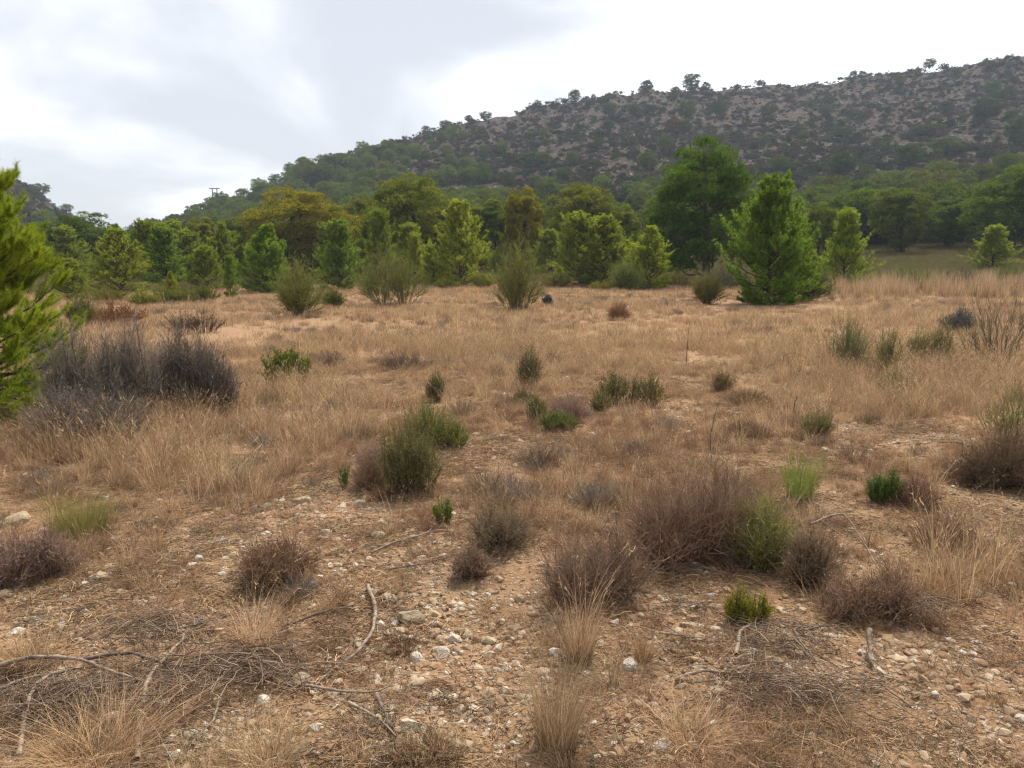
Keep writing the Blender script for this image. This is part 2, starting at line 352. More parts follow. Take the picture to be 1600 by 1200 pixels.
# ------------------------------------------------------------------ plants
UP = np.array([0, 0, 1.])
def tufts(g, P, D, vv, m, nl, nw, rng, spread=.6, back=0.0):
    n = len(P); i = np.repeat(np.arange(n), m)
    d = nrm(D[i] + rng.normal(size=(n * m, 3)) * spread)
    b = P[i] - D[i] * (rng.random((n * m, 1)) * back)
    g.needles(b, d, nl * rng.uniform(.65, 1.2, n * m), nw, np.clip(vv[i] + rng.normal(size=n * m) * .10, 0, 1), rng)
def young_pine(seed, H, Wd, nb=70, ns=7, nt=5, m=6, nl=.15, nw=.026, low=.05, pw=.75, back=0., tr=.016, el0=14):
    rng = np.random.default_rng(seed); tk = Geo(); cr = Geo()
    K = 9; zt = np.linspace(0, 1, K); wob = np.cumsum(rng.normal(size=(K, 2)) * .008 * H, 0); wob[0] = 0
    TP = np.concatenate([wob, (zt * H * .97)[:, None]], 1)
    tk.tubes(TP[None], (H * tr * (1 - zt) ** .8 + .004)[None], .5, 7)
    t = np.clip(np.linspace(low, .97, nb) ** 1.15 + rng.normal(size=nb) * .03, .012, .98)
    lump = 1 + .22 * np.sin(rng.uniform(0, 6) + t * 9) * rng.random()
    prof = (1 - t) ** pw * np.clip((t + .10) / .22, .6, 1)
    Ln = Wd / 2 * prof * rng.uniform(.55, 1.2, nb) * lump * 1.1 + .03 * H
    az = np.arange(nb) * 2.399 + rng.normal(size=nb) * .3
    el = np.radians(el0 + 40 * t - 34 * np.clip(1 - t / .2, 0, 1) + rng.normal(size=nb) * 9)
    bx = np.interp(t, zt, TP[:, 0]); by = np.interp(t, zt, TP[:, 1]); B0 = np.stack([bx, by, t * H * .97], -1)
    hd = np.stack([np.cos(az), np.sin(az), 0 * az], -1)
    kb = 6; s = np.linspace(0, 1, kb)
    P = B0[:, None] + Ln[:, None, None] * (hd[:, None] * (np.cos(el)[:, None] * s)[..., None] + UP * (np.sin(el)[:, None] * s + .22 * s ** 2)[..., None]) + rng.normal(size=(nb, kb, 3)) * (.02 * Ln[:, None, None]) * (s > 0)[None, :, None]
    tk.tubes(P, (Ln[:, None] * .014 * (1.05 - s)[None] + .003), .5, 4)
    # side twigs
    si = rng.uniform(.25, 1.0, (nb, ns)) ** .8; si[:, 0] = 1.0
    fi = si * (kb - 1); i0 = np.clip(fi.astype(int), 0, kb - 2); fr = (fi - i0)[..., None]; ar = np.arange(nb)[:, None]
    Q0 = P[ar, i0] * (1 - fr) + P[ar, i0 + 1] * fr; tan_ = nrm(P[ar, i0 + 1] - P[ar, i0])
    perp = np.stack([-hd[:, 1], hd[:, 0], 0 * az], -1)[:, None]
    sg = rng.choice([-1, 1], (nb, ns, 1)) * rng.uniform(.4, 1.1, (nb, ns, 1)); sg[:, 0] *= .1
    D = nrm(tan_ + perp * sg + UP * rng.uniform(.05, .7, (nb, ns, 1)) + rng.normal(size=(nb, ns, 3)) * .12)
    sl = (Ln[:, None] * .42 * (1.15 - si) + .055 * H * rng.uniform(.5, 1.1, (nb, ns))) * rng.uniform(.7, 1.2, (nb, ns))
    Q0 = Q0.reshape(-1, 3); D = D.reshape(-1, 3); sl = sl.reshape(-1)
    ks = np.linspace(0, 1, 3); TW = Q0[:, None] + (sl[:, None] * ks)[..., None] * D[:, None] + UP * (.15 * sl[:, None] * ks ** 2)[..., None]
    tk.tubes(TW, .0022 * H / 3 * (1.2 - ks)[None] * np.ones((len(sl), 1)) + .001, .5, 3)
    tt = rng.uniform(.25, 1.05, (len(sl), nt)); tt[:, 0] = 1
    TPs = Q0[:, None] + (sl[:, None] * tt)[..., None] * D[:, None] + UP * (.15 * sl[:, None] * tt ** 2)[..., None]
    TD = nrm(D[:, None] + UP * .45 + rng.normal(size=TPs.shape) * .35)
    vb = np.repeat(rng.random(nb), ns)[:, None] * .35 + rng.random((len(sl), 1)) * .3 + rng.random((len(sl), nt)) * .35
    tufts(cr, TPs.reshape(-1, 3), TD.reshape(-1, 3), vb.reshape(-1), m, nl, nw, rng, .62, back)
    return tk, cr
def old_pine(seed, H, Wd, npad=110, nt=55, m=5, nl=.2, nw=.035, bot=.22, pr0=.115, nlimb=13, flip=True):
    rng = np.random.default_rng(seed); tk = Geo(); cr = Geo()
    K = 9; zt = np.linspace(0, 1, K); wob = np.cumsum(rng.normal(size=(K, 2)) * .018 * H, 0); wob[0] = 0
    TH = .86 * H; TP = np.concatenate([wob, (zt * TH)[:, None]], 1)
    tk.tubes(TP[None], (H * .028 * (1 - zt) ** .7 + .02)[None], .5, 8)
    c = np.array([wob[5, 0], wob[5, 1], H * (1 + bot) / 2]); ax = np.array([Wd / 2, Wd / 2, H * (1 - bot) / 2])
    d = nrm(rng.normal(size=(npad * 4, 3))); d[:, 2] = np.where((d[:, 2] < -.25) & flip, np.abs(d[:, 2]) * rng.choice([1, -1], len(d)), d[:, 2])
    az = np.arctan2(d[:, 1], d[:, 0]); ph = rng.uniform(0, 6.28, 4)
    lob = 1 + .13 * np.sin(2 * az + ph[0] + 2 * d[:, 2]) + .10 * np.sin(3 * az + ph[1] - 3 * d[:, 2]) + .08 * np.sin(5 * az + ph[2]) + .08 * np.sin(7 * d[:, 2] + ph[3])
    rad = rng.uniform(.55, .92, len(d))
    PC = c + d * ax * np.minimum(lob * rad, .93)[:, None]
    keep = (PC[:, 2] > H * bot * .8) & (vnoise(az * 1.3 + seed * 3.1, d[:, 2] * 2.6 + 5, seed) > -.42)
    PC = PC[keep][:npad]; n = len(PC); pr = Wd * pr0 * rng.uniform(.55, 1.4, n)
    # limbs
    lz = np.linspace(bot * .75, .92, nlimb); la = np.arange(nlimb) * 2.399 + rng.normal(size=nlimb) * .3
    LB = np.stack([np.interp(lz, zt, TP[:, 0]), np.interp(lz, zt, TP[:, 1]), lz * TH], -1)
    ll = Wd * .30 * rng.uniform(.7, 1.1, nlimb) * (1.15 - .5 * lz)
    LE = LB + np.stack([np.cos(la) * ll, np.sin(la) * ll, ll * rng.uniform(.3, .8, nlimb)], -1)
    s = np.linspace(0, 1, 6); LP = LB[:, None] * (1 - s)[None, :, None] + LE[:, None] * s[None, :, None] + UP * (-.12 * ll[:, None] * np.sin(s * pi))[..., None] + rng.normal(size=(nlimb, 6, 3)) * .015 * H * (s > 0)[None, :, None]
    tk.tubes(LP, H * .0095 * (1.15 - s)[None] * np.ones((nlimb, 1)), .5, 5)
    allp = np.concatenate([LP[:, 2:].reshape(-1, 3), TP[4:]]); j = np.argmin(np.linalg.norm(PC[:, None] - allp[None] + np.array([0, 0, .06 * H]), axis=-1), 1)
    S0 = allp[j]; s4 = np.linspace(0, 1, 4); BP = S0[:, None] * (1 - s4)[None, :, None] + PC[:, None] * s4[None, :, None] + UP * (-.10 * np.linalg.norm(PC - S0, axis=1)[:, None] * np.sin(s4 * pi))[..., None]
    tk.tubes(BP, H * .0032 * (1.25 - s4)[None] * np.ones((n, 1)), .5, 4)
    i = np.repeat(np.arange(n), nt); dd = nrm(rng.normal(size=(len(i), 3))); dd[:, 2] = np.where((dd[:, 2] < -.1) & (rng.random(len(i)) < .75), -dd[:, 2], dd[:, 2])
    rr = rng.uniform(.35, 1.0, len(i)) ** .6
    P = PC[i] + dd * (pr[i] * rr)[:, None] * np.array([1, 1, .9]) + rng.normal(size=(len(i), 3)) * .02 * Wd * .2
    vb = np.repeat(rng.random(n), nt) * .45 + rng.random(len(i)) * .5
    tufts(cr, P, nrm(dd + UP * .7), vb, m, nl, nw, rng, .55)
    # dead twigs inside the crown
    q = rng.integers(0, len(allp), 60); Dd = nrm(rng.normal(size=(60, 3)) + UP * -.1); T3 = allp[q][:, None] + Dd[:, None] * (np.linspace(0, .12 * Wd, 3)[None, :, None])
    tk.tubes(T3, .0016 * H * np.array([[1, .6, .2]]) * np.ones((60, 1)), .5, 3)
    return tk, cr
def thing_tree(name, tkcr, leaf='pine'):
    o = empty(name); tkcr[0].build('trunk', M['bark'], o); tkcr[1].build('crown', M[leaf], o); return o
def bezier(A, B, Cc, k):
    s = np.linspace(0, 1, k)[None, :, None]; return A[:, None] * (1 - s) ** 2 + 2 * B[:, None] * s * (1 - s) + Cc[:, None] * s ** 2
def bush(g, lf, seed, H, Wd, nst=60, ns=8, tw=.2, leaves=0, ll=.02, lw=.006, off=(0, 0), root=.22, thick=.003, twthick=.0014, flop=.5, tops=.62, start=.25, upt=.3, spread=.5, Dp=None, leafang=.8):
    """fanning stems with side twigs into g, leaves into lf"""
    rng = np.random.default_rng(seed); Dp = Dp or Wd
    az = rng.uniform(0, 2 * pi, nst); rho = np.sqrt(rng.random(nst))
    lobes = 1 + .18 * np.sin(3 * az + seed) + .12 * np.sin(5 * az + 2 * seed)
    ex = np.cos(az) * rho * lobes; ey = np.sin(az) * rho * lobes
    z = H * (1 - flop * rho ** 2) * rng.uniform(tops, 1.0, nst)
    R = np.stack([ex * Wd * root / 1., ey * Dp * root, 0 * z - .01], -1); T = np.stack([ex * Wd / 2, ey * Dp / 2, z], -1)
    Bc = R * .4 + T * .6; Bc[:, :2] *= .72; Bc[:, 2] = z * .55 + rng.normal(size=nst) * .03 * H
    of = np.array([off[0], off[1], 0])
    R += of; T += of; Bc += of
    k = 7; P = bezier(R, Bc, T, k) + rng.normal(size=(nst, k, 3)) * .012 * H * (np.linspace(0, 1, k) > 0)[None, :, None]
    sv = rng.random(nst); g.tubes(P, thick * (1.15 - np.linspace(0, 1, k))[None] * rng.uniform(.6, 1.3, (nst, 1)), sv * .6, 3)
    if ns:
        si = rng.uniform(start, 1, (nst, ns)); fi = si * (k - 1); i0 = np.clip(fi.astype(int), 0, k - 2); fr = (fi - i0)[..., None]; ar = np.arange(nst)[:, None]
        Q = (P[ar, i0] * (1 - fr) + P[ar, i0 + 1] * fr).reshape(-1, 3); tg = nrm(P[ar, i0 + 1] - P[ar, i0]).reshape(-1, 3)
        D = nrm(tg + rng.normal(size=Q.shape) * spread + UP * upt); ln = H * tw * rng.uniform(.5, 1.2, len(Q))
        s3 = np.linspace(0, 1, 4); TW = Q[:, None] + D[:, None] * (ln[:, None] * s3)[..., None] + UP * (.2 * ln[:, None] * s3 ** 2)[..., None] + rng.normal(size=(len(Q), 4, 3)) * (.05 * ln[:, None, None]) * (s3 > 0)[None, :, None]
        side = nrm(np.cross(D, rng.normal(size=D.shape)))
        g.ribbons(TW, twthick * 2 * (1.1 - s3)[None] * np.ones((len(Q), 1)), side, np.repeat(sv, ns) * .5 + rng.random(len(Q)) * .5)
    if leaves and lf is not None:
        n = leaves
        srcs = [(P, .4), (TW, .6)] if ns else [(P, 1)]
        for (S, w) in srcs:
            nn = int(n * w); i = rng.integers(0, len(S), nn); kk = S.shape[1]; f = rng.uniform(start if S is P else .1, 1, nn) * (kk - 1.001); a = f.astype(int); fr = (f - a)[:, None]
            Q = S[i, a] * (1 - fr) + S[i, a + 1] * fr; tg = nrm(S[i, a + 1] - S[i, a])
            D = nrm(tg + rng.normal(size=Q.shape) * leafang)
            br = _hash(i.astype(np.int64), i.astype(np.int64) * 3 + 1, seed)
            lf.needles(Q, D, ll * rng.uniform(.6, 1.3, nn), lw, br * .5 + rng.random(nn) * .5, rng)
def grass(g, seed, n, H, spread, lean=.4, w=.003, rad=.05, curl=.3, k=5, vmin=0., hv=(.45, 1.1), heads=0, wind=0.):
    rng = np.random.default_rng(seed); az = rng.uniform(0, 2 * pi, n); rr = rad * np.sqrt(rng.random(n))
    B = np.stack([np.cos(az) * rr, np.sin(az) * rr, 0 * az - .008], -1); az2 = az + rng.normal(size=n) * .8
    h = H * rng.uniform(hv[0], hv[1], n); le = np.abs(rng.normal(size=n)) * lean + .05; s = np.linspace(0, 1, k)
    hd = np.stack([np.cos(az2), np.sin(az2), 0 * az], -1)
    P = B[:, None] + hd[:, None] * (h[:, None] * (le[:, None] * s + curl * rng.uniform(0, 1.5, (n, 1)) * s ** 2.5))[..., None] + UP * (h[:, None] * (s - curl * .5 * rng.uniform(0, 1, (n, 1)) * s ** 3))[..., None]
    P[..., 0] += wind * h[:, None] * s ** 2
    side = nrm(np.cross(hd, UP) + rng.normal(size=(n, 3)) * .8); v = vmin + (1 - vmin) * rng.random(n)
    g.ribbons(P, w * (1.02 - s ** 1.5)[None] * rng.uniform(.6, 1.3, (n, 1)), side, v)
    if heads:
        i = rng.choice(n, heads); D = nrm(P[i, -1] - P[i, -2]); q = np.repeat(np.arange(heads), 5); b = P[i[q], -1] - D[q] * rng.uniform(0, .05, (len(q), 1))
        g.needles(b, nrm(D[q] + rng.normal(size=(len(q), 3)) * .35), .02, w * 1.3, np.repeat(v[i], 5), rng)
def stone_mesh(name, seed, m, flat=.6, sub=2, cuts=7):
    rng = np.random.default_rng(seed)
    import bmesh
    bm = bmesh.new(); bmesh.ops.create_icosphere(bm, subdivisions=sub, radius=1)
    V = np.array([v.co[:] for v in bm.verts]); st = np.array([rng.uniform(.8, 1.25), rng.uniform(.6, 1), flat * rng.uniform(.8, 1.15)])
    for _ in range(cuts):
        d = nrm(rng.normal(size=3)); c = rng.uniform(.45, .85); p = V @ d; V = V - np.where(p > c, (p - c), 0)[:, None] * d * .93
    V = V * (1 + rng.normal(size=(len(V), 1)) * .035) * st
    for v, p in zip(bm.verts, V): v.co = p
    me = bpy.data.meshes.new(name); bm.to_mesh(me); bm.free(); me.materials.append(m); return me
# ------------------------------------------------------------------ scatter (stuff only)
def hidden(me, name):
    o = bpy.data.objects.new(name, me); return o
def scatter(name, P, rot, scl, idx, protos, label, cat=None):
    """one stuff object: prototypes instanced on stored points"""
    col = bpy.data.collections.new(name + '_pieces')
    for i, me in enumerate(protos): col.objects.link(hidden(me, '%s_piece_%02d' % (name, i)))
    me = bpy.data.meshes.new(name); me.vertices.add(len(P)); me.vertices.foreach_set('co', np.asarray(P, np.float32).ravel())
    for nm, typ, arr, key in (('rot', 'FLOAT_VECTOR', rot, 'vector'), ('scl', 'FLOAT_VECTOR', scl, 'vector'), ('idx', 'INT', idx, 'value')):
        a = me.attributes.new(nm, typ, 'POINT'); a.data.foreach_set(key, np.asarray(arr, np.int32 if typ == 'INT' else np.float32).ravel())
    o = bpy.data.objects.new(name, me); C.objects.link(o)
    ng = bpy.data.node_groups.new(name + '_nodes', 'GeometryNodeTree')
    ng.interface.new_socket('Geometry', in_out='INPUT', socket_type='NodeSocketGeometry'); ng.interface.new_socket('Geometry', in_out='OUTPUT', socket_type='NodeSocketGeometry')
    gi = ng.nodes.new('NodeGroupInput'); go = ng.nodes.new('NodeGroupOutput'); iop = ng.nodes.new('GeometryNodeInstanceOnPoints'); ci = ng.nodes.new('GeometryNodeCollectionInfo')
    ci.inputs['Collection'].default_value = col; ci.inputs['Separate Children'].default_value = True; ci.inputs['Reset Children'].default_value = True
    iop.inputs['Pick Instance'].default_value = True
    def attr(nm, dt):
        n = ng.nodes.new('GeometryNodeInputNamedAttribute'); n.data_type = dt; n.inputs['Name'].default_value = nm; return n.outputs['Attribute']
    L(ng, gi.outputs[0], iop.inputs['Points']); L(ng, ci.outputs[0], iop.inputs['Instance']); L(ng, attr('idx', 'INT'), iop.inputs['Instance Index'])
    e2r = ng.nodes.new('FunctionNodeEulerToRotation'); L(ng, attr('rot', 'FLOAT_VECTOR'), e2r.inputs[0]); L(ng, e2r.outputs[0], iop.inputs['Rotation'])
    L(ng, attr('scl', 'FLOAT_VECTOR'), iop.inputs['Scale']); L(ng, iop.outputs[0], go.inputs[0])
    md = o.modifiers.new('scatter', 'NODES'); md.node_group = ng
    tag(o, label, cat, kind='stuff'); return o
def yaw(n, rng, tilt=.0):
    r = rng.normal(size=(n, 3)) * tilt; r[:, 2] = rng.uniform(0, 2 * pi, n); return r
def sector(n, r0, r1, rng, half=40, p=1.0):
    a = np.radians(rng.uniform(-half, half, n)); r = (r0 ** (2 * p) + rng.random(n) * (r1 ** (2 * p) - r0 ** (2 * p))) ** (1 / (2 * p))
    return r * np.sin(a), r * np.cos(a)
def ell(px, py, L_):
    """strength of elliptical patches, each given by where it lies on the ground as seen (x, y, rx, ry, s)"""
    r = np.zeros_like(px)
    for (cx, cy, rx, ry, s) in L_: r = np.maximum(r, s * np.clip(1.6 - np.hypot((px - cx) / rx, (py - cy) / ry) * 1.1, 0, 1))
    return r
BARE = [(520, 850, 240, 70, .85), (700, 1060, 190, 150, .92), (180, 970, 200, 45, .7), (1130, 1010, 170, 80, .9), (1450, 1060, 220, 60, .62), (1540, 1160, 170, 80, .68),
        (770, 700, 130, 25, .5), (620, 600, 150, 18, .6), (1420, 685, 150, 25, .6), (1230, 478, 130, 8, .8), (330, 525, 100, 14, .85), (380, 600, 60, 14, .5), (1100, 650, 100, 20, .5),
        (1000, 1130, 100, 60, .7), (320, 1120, 120, 60, .5), (450, 505, 120, 6, .5), (1560, 800, 90, 40, .6), (40, 730, 90, 20, .3)]
TALL = [(230, 700, 190, 45, 1), (450, 660, 130, 60, .9), (890, 1090, 60, 110, 1), (870, 760, 120, 40, .3), (1500, 590, 120, 60, .9), (340, 760, 130, 50, .8), (700, 540, 300, 40, .5), (1150, 760, 200, 60, .35),
        (420, 890, 70, 50, .9), (1480, 900, 140, 70, .7), (1420, 640, 140, 40, .5), (450, 470, 150, 14, .9), (450, 1150, 90, 50, .7), (1300, 560, 150, 50, .8), (180, 640, 80, 20, 1)]
# ------------------------------------------------------------------ ground cover
def cover():
    rng = np.random.default_rng(5)
    def G(mt, *a, **k):
        g = Geo(); grass(g, *a, **k); return g.mesh('tuft', M[mt])
    near = []
    for s in range(4): near.append(G('straw', 10 + s, 34, .36, .1, .22, .0026, .05, .25, heads=14, wind=.12))          # 0-3 tall straw
    for s in range(4): near.append(G('brown', 20 + s, 90, .17, .1, .45, .0022, .05, .5))                               # 4-7 medium tuft
    for s in range(4): near.append(G('brown', 30 + s, 120, .085, .1, .8, .002, .06, .8, vmin=.1))                      # 8-11 short curled
    for s in range(3): near.append(G('straw', 40 + s, 26, .24, .1, .5, .0022, .12, .5))                                 # 12-14 loose stems
    for s in range(4): near.append(G('darkbrown', 50 + s, 75, .17, .1, .55, .0022, .035, .6))            # 15-18 dark wispy tuft
    # near to middle
    x, y = sector(38000, 2.0, 15, rng, 42, .86); z = gh(x, y); px, py = project(x, y, z)
    bare = ell(px, py, BARE); tall = ell(px, py, TALL); n1 = fbm(x / 1.1, y / 1.1, 50); n2 = fbm(x / .45, y / .45, 60)
    dens = np.clip(.66 + n1 * 1.1 + n2 * .9 - bare * .62, 0.04, 1) * np.clip(.45 + .55 * (np.hypot(x, y) - 2) / 5, .45, 1)
    k = rng.random(len(x)) < dens; x, y, z, tall, n1, bare = x[k], y[k], z[k], tall[k], n1[k], bare[k]; n = len(x); r = np.hypot(x, y)
    u = rng.random(n); pt = .10 + .55 * tall + np.clip((r - 7) / 10, 0, .16); pt *= (1 - .7 * bare)
    idx = np.where(u < pt, rng.integers(0, 4, n), np.where(u < pt + .30 + .1 * (r > 6), rng.integers(4, 8, n), np.where(u < .90, rng.integers(8, 12, n), rng.integers(12, 15, n))))
    idx = np.where((r < 9) & (tall < .5) & (rng.random(n) < .27), rng.integers(15, 19, n), idx)
    s = rng.uniform(.5, 1.25, n) * np.where(bare > .3, .8, 1) * np.where(tall < .5, .72, 1)
    scatter('dry_grass', np.stack([x, y, z], -1), yaw(n, rng, .08), np.stack([s, s, s * rng.uniform(.75, 1.2, n)], -1), idx, near, 'dry straw coloured grass growing over the stony field')
    # far field grass
    far = []
    for s_ in range(3): far.append(G('straw', 110 + s_, 40, .32, .1, .22, .007, .16, .2, k=3, wind=.06))
    for s_ in range(3): far.append(G('brown', 120 + s_, 60, .22, .1, .35, .007, .16, .3, k=3))
    for s_ in range(2): far.append(G('olive', 130 + s_, 50, .40, .1, .3, .010, .25, .3, k=3))
    x, y = sector(95000, 14, 95, rng, 42, .8); z = gh(x, y); px, py = project(x, y, z); r = np.hypot(x, y)
    bare = ell(px, py, BARE); n1 = fbm(x / 2.5, y / 2.5, 50)
    dens = np.clip(.85 + n1 * .6 - bare * .85, 0.5 - .42 * (bare > .3), 1); k = rng.random(len(x)) < dens
    x, y, z, px, py, r, n1 = x[k], y[k], z[k], px[k], py[k], r[k], n1[k]; n = len(x)
    edge = 47 + 5 * fbm(x / 9, y / 9, 77) - np.where((px > 1290), 0, 0) - 8 * (px < 300)
    idx = np.where(r > edge, rng.integers(6, 8, n), np.where(rng.random(n) < .55 + n1 * .5, rng.integers(0, 3, n), rng.integers(3, 6, n)))
    s = rng.uniform(.45, 1.0, n) * (1 + .4 * (r > edge)) * np.clip(.85 + n1 * .4, .6, 1.2)
    scatter('meadow_grass', np.stack([x, y, z], -1), yaw(n, rng, .05), np.stack([s * 1.15, s * 1.15, s], -1), idx, far, 'pinkish tan dry grass covering the far half of the field')
    # tall orange grass band at the field edge, right
    org = []
    for s_ in range(4): org.append(G('orange', 210 + s_, 70, 1.0, .1, .10, .012, .13, .12, k=4, hv=(.6, 1.1)))
    bp = np.concatenate([rng.uniform(1282, 1700, 380), rng.uniform(1230, 1290, 0)]); d = rng.uniform(31, 43, len(bp)); pts = np.array([at(a, b) for a, b in zip(bp, d)]); pts = pts[fbm(pts[:, 0] / 1.6, pts[:, 1] / 3, 201) > -.22]; n = len(pts)
    s = rng.uniform(.45, 1.2, n)
    scatter('tall_orange_grass', pts, yaw(n, rng, .05), np.stack([s, s, s], -1), rng.integers(0, 4, n), org, 'tall orange dry grass along the edge of the field')
    # gravel
    peb = [stone_mesh('pebble', 300 + i, M['pebble'], .62, 1 if i < 4 else 2, 8) for i in range(8)]
    x, y = sector(210000, 1.9, 13, rng, 42, .55); z = gh(x, y); px, py = project(x, y, z); bare = ell(px, py, BARE)
    dens = np.clip(.22 + bare * .85 + fbm(x / .6, y / .6, 80) * .6, .06, 1); k = rng.random(len(x)) < dens; x, y, z = x[k], y[k], z[k]; n = len(x)
    s = .0048 + .0074 * rng.exponential(.8, n) + .028 * (rng.random(n) < .035) * rng.random(n); s = np.clip(s, 0, .04)
    scatter('gravel', np.stack([x, y, z + s * .02], -1), yaw(n, rng, .35), np.stack([s, s, s], -1), rng.integers(0, 8, n), peb, 'cream and rusty gravel strewn on the bare soil')
    # loose litter: broken straws and twigs lying flat
    lit = []
    for s_ in range(5):
        g = Geo(); r2 = np.random.default_rng(400 + s_); q = 46; a = r2.uniform(0, 2 * pi, q); ln = r2.uniform(.02, .12, q); c = r2.normal(size=(q, 2)) * .08
        t3 = np.linspace(-.5, .5, 4); P = np.zeros((q, 4, 3)); P[..., 0] = c[:, :1] + np.cos(a)[:, None] * ln[:, None] * t3; P[..., 1] = c[:, 1:] + np.sin(a)[:, None] * ln[:, None] * t3
        P[..., :2] += r2.normal(size=(q, 4, 2)) * .004; P[..., 2] = .006 + r2.random((q, 1)) * .016 + r2.normal(size=(q, 4)) * .003
        g.tubes(P, np.full((q, 4), .0011) * r2.uniform(.5, 1.6, (q, 1)), r2.random(q), 3); lit.append(g.mesh('litter', M['straw' if s_ % 2 else 'brown']))
    for s_ in range(2):
        g = Geo(); r2 = np.random.default_rng(420 + s_); q = 24; a = r2.uniform(0, 2 * pi, q); ln = r2.uniform(.01, .09, q); c = r2.normal(size=(q, 2)) * .09
        t3 = np.linspace(-.5, .5, 4); P = np.zeros((q, 4, 3)); P[..., 0] = c[:, :1] + np.cos(a)[:, None] * ln[:, None] * t3; P[..., 1] = c[:, 1:] + np.sin(a)[:, None] * ln[:, None] * t3
        P[..., :2] += r2.normal(size=(q, 4, 2)) * .006; P[..., 2] = .006 + r2.random((q, 1)) * .03 + r2.normal(size=(q, 4)) * .004
        g.tubes(P, np.full((q, 4), .0013) * r2.uniform(.5, 1.6, (q, 1)), r2.random(q), 3); lit.append(g.mesh('litter', M['bare']))
    x, y = sector(9000, 1.9, 12, rng, 42, .8); z = gh(x, y); n = len(x); s = rng.uniform(.6, 1.3, n)
    k = rng.random(n) < np.clip(.5 + fbm(x / .9, y / .9, 90), .1, 1); x, y, z, s = x[k], y[k], z[k], s[k]; n = len(x)
    scatter('plant_litter', np.stack([x, y, z], -1), yaw(n, rng, .04), np.stack([s, s, s], -1), rng.integers(0, 7, n), lit, 'broken straw and twig litter lying on the soil')
    # low greyish cushions in the field
    cush = []
    for s_ in range(3):
        g = Geo(); bush(g, None, 500 + s_, .17, .34, 70, 8, .3, twthick=.0013, thick=.0015); cush.append(g.mesh('cushion', M[('redtwig', 'greytwig', 'redtwig')[s_]]))
    x, y = sector(1300, 3.0, 34, rng, 42, .7); z = gh(x, y); px, py = project(x, y, z); k = (ell(px, py, BARE) < .3) & (fbm(x / 3, y / 3, 95) > -.05); x, y, z = x[k], y[k], z[k]; n = len(x); s = rng.uniform(.45, 1.25, n)
    scatter('low_scrub', np.stack([x, y, z], -1), yaw(n, rng, .05), np.stack([s, s, s * .9], -1), rng.integers(0, 3, n), cush, 'low wiry dry scrub dotted through the grass')
    # hill cover
    hs = []
    for s_ in range(4):
        g = Geo(); lf = Geo(); r2 = np.random.default_rng(600 + s_); c = r2.normal(size=(12, 3)) * np.array([.5, .5, .15]) + (0, 0, .35); i = r2.integers(0, 12, 420); d = nrm(r2.normal(size=(420, 3)) + UP * .4)
        lf.needles(c[i] + d * .28, nrm(d + r2.normal(size=d.shape) * .7), .34 * r2.uniform(.6, 1.2, 420), .14, r2.random(420), r2); hs.append(lf.mesh('hill_shrub', M['scrub' if s_ < 3 else 'dryscrub']))
    hs += [hs[3], hs[3]]
    n0 = 90000; a = rng.uniform(-40, 40, n0); r = rng.uniform(92, 400, n0) ** 1.0; x = r * np.sin(np.radians(a)); y = r * np.cos(np.radians(a)); z = gh(x, y)
    k = (rng.random(n0) < np.clip(.42 + fbm(x / 16, y / 16, 101) * .5 + fbm(x / 4, y / 4, 131) * .5 + (a < -8) * .1, .08, 1)) & (r < ridgeR(800 + F * np.tan(np.radians(a))) + 12); x, y, z = x[k], y[k], z[k]; n = len(x)
    s = .28 + .75 * rng.random(n) ** 2.2; s *= np.where(rng.random(n) < .05, 2.2, 1)
    scatter('hillside_scrub', np.stack([x, y, z], -1), yaw(n, rng, .05), np.stack([s * 1.1, s, s * 1.05], -1), rng.integers(0, 6, n), hs, 'dark green scrub speckling the rocky hillside')
    rk = [stone_mesh('hill_rock', 700 + i, M['hillrock'], .55, 1, 6) for i in range(5)]
    n0 = 30000; a = rng.uniform(-40, 40, n0); r = rng.uniform(100, 395, n0); x = r * np.sin(np.radians(a)); y = r * np.cos(np.radians(a)); z = gh(x, y)
    k = rng.random(n0) < np.clip(.5 + fbm(x / 10, y / 10, 111) * 1.2, .05, 1); x, y, z = x[k], y[k], z[k]; n = len(x); s = .14 + .34 * rng.random(n) ** 3
    scatter('hillside_rubble', np.stack([x, y, z], -1), yaw(n, rng, .3), np.stack([s, s, s], -1), rng.integers(0, 5, n), rk, 'pale limestone rubble strewn over the hillside')
M['dryscrub'] = leafmat('dry_scrub_leaves', (.055, .042, .028), (.12, .09, .055), .15, instance_random=.35)
M['hillrock'] = leafmat('hill_limestone', (.22, .16, .13), (.22, .16, .13), 0, instance_random=.35)
cover()
# ------------------------------------------------------------------ trees
YP = [thing_tree('young_pine', young_pine(1 + i, 4.2, [2.9, 2.6, 3.1, 2.7, 2.5][i], 165, 9, 7, 6, .13, .030, low=.012, el0=24, pw=[.6, .5, .62, .75, .48][i])) for i in range(5)]
OP = [thing_tree('pine_tree', old_pine(11 + i, 7.5, [6.2, 5.4, 6.8, 5.0][i], [190, 175, 200, 165][i], 84, 5, .21, .042, [.05, .04, .07, .03][i], pr0=.088, flip=False), 'pineold') for i in range(4)]
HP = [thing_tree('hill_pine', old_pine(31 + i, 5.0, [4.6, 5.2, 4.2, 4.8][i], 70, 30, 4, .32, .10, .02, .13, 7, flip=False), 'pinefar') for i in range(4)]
YP.append(thing_tree('young_pine', young_pine(77, 4.2, 3.0, 210, 10, 8, 6, .13, .028, low=.012, el0=22, pw=.52)))
PROTO_H = {}
for o in YP: PROTO_H[o.name] = (4.2, 2.9)
for o in OP: PROTO_H[o.name] = (7.6, 6.2)
for o in HP: PROTO_H[o.name] = (5.0, 4.8)
used = set()
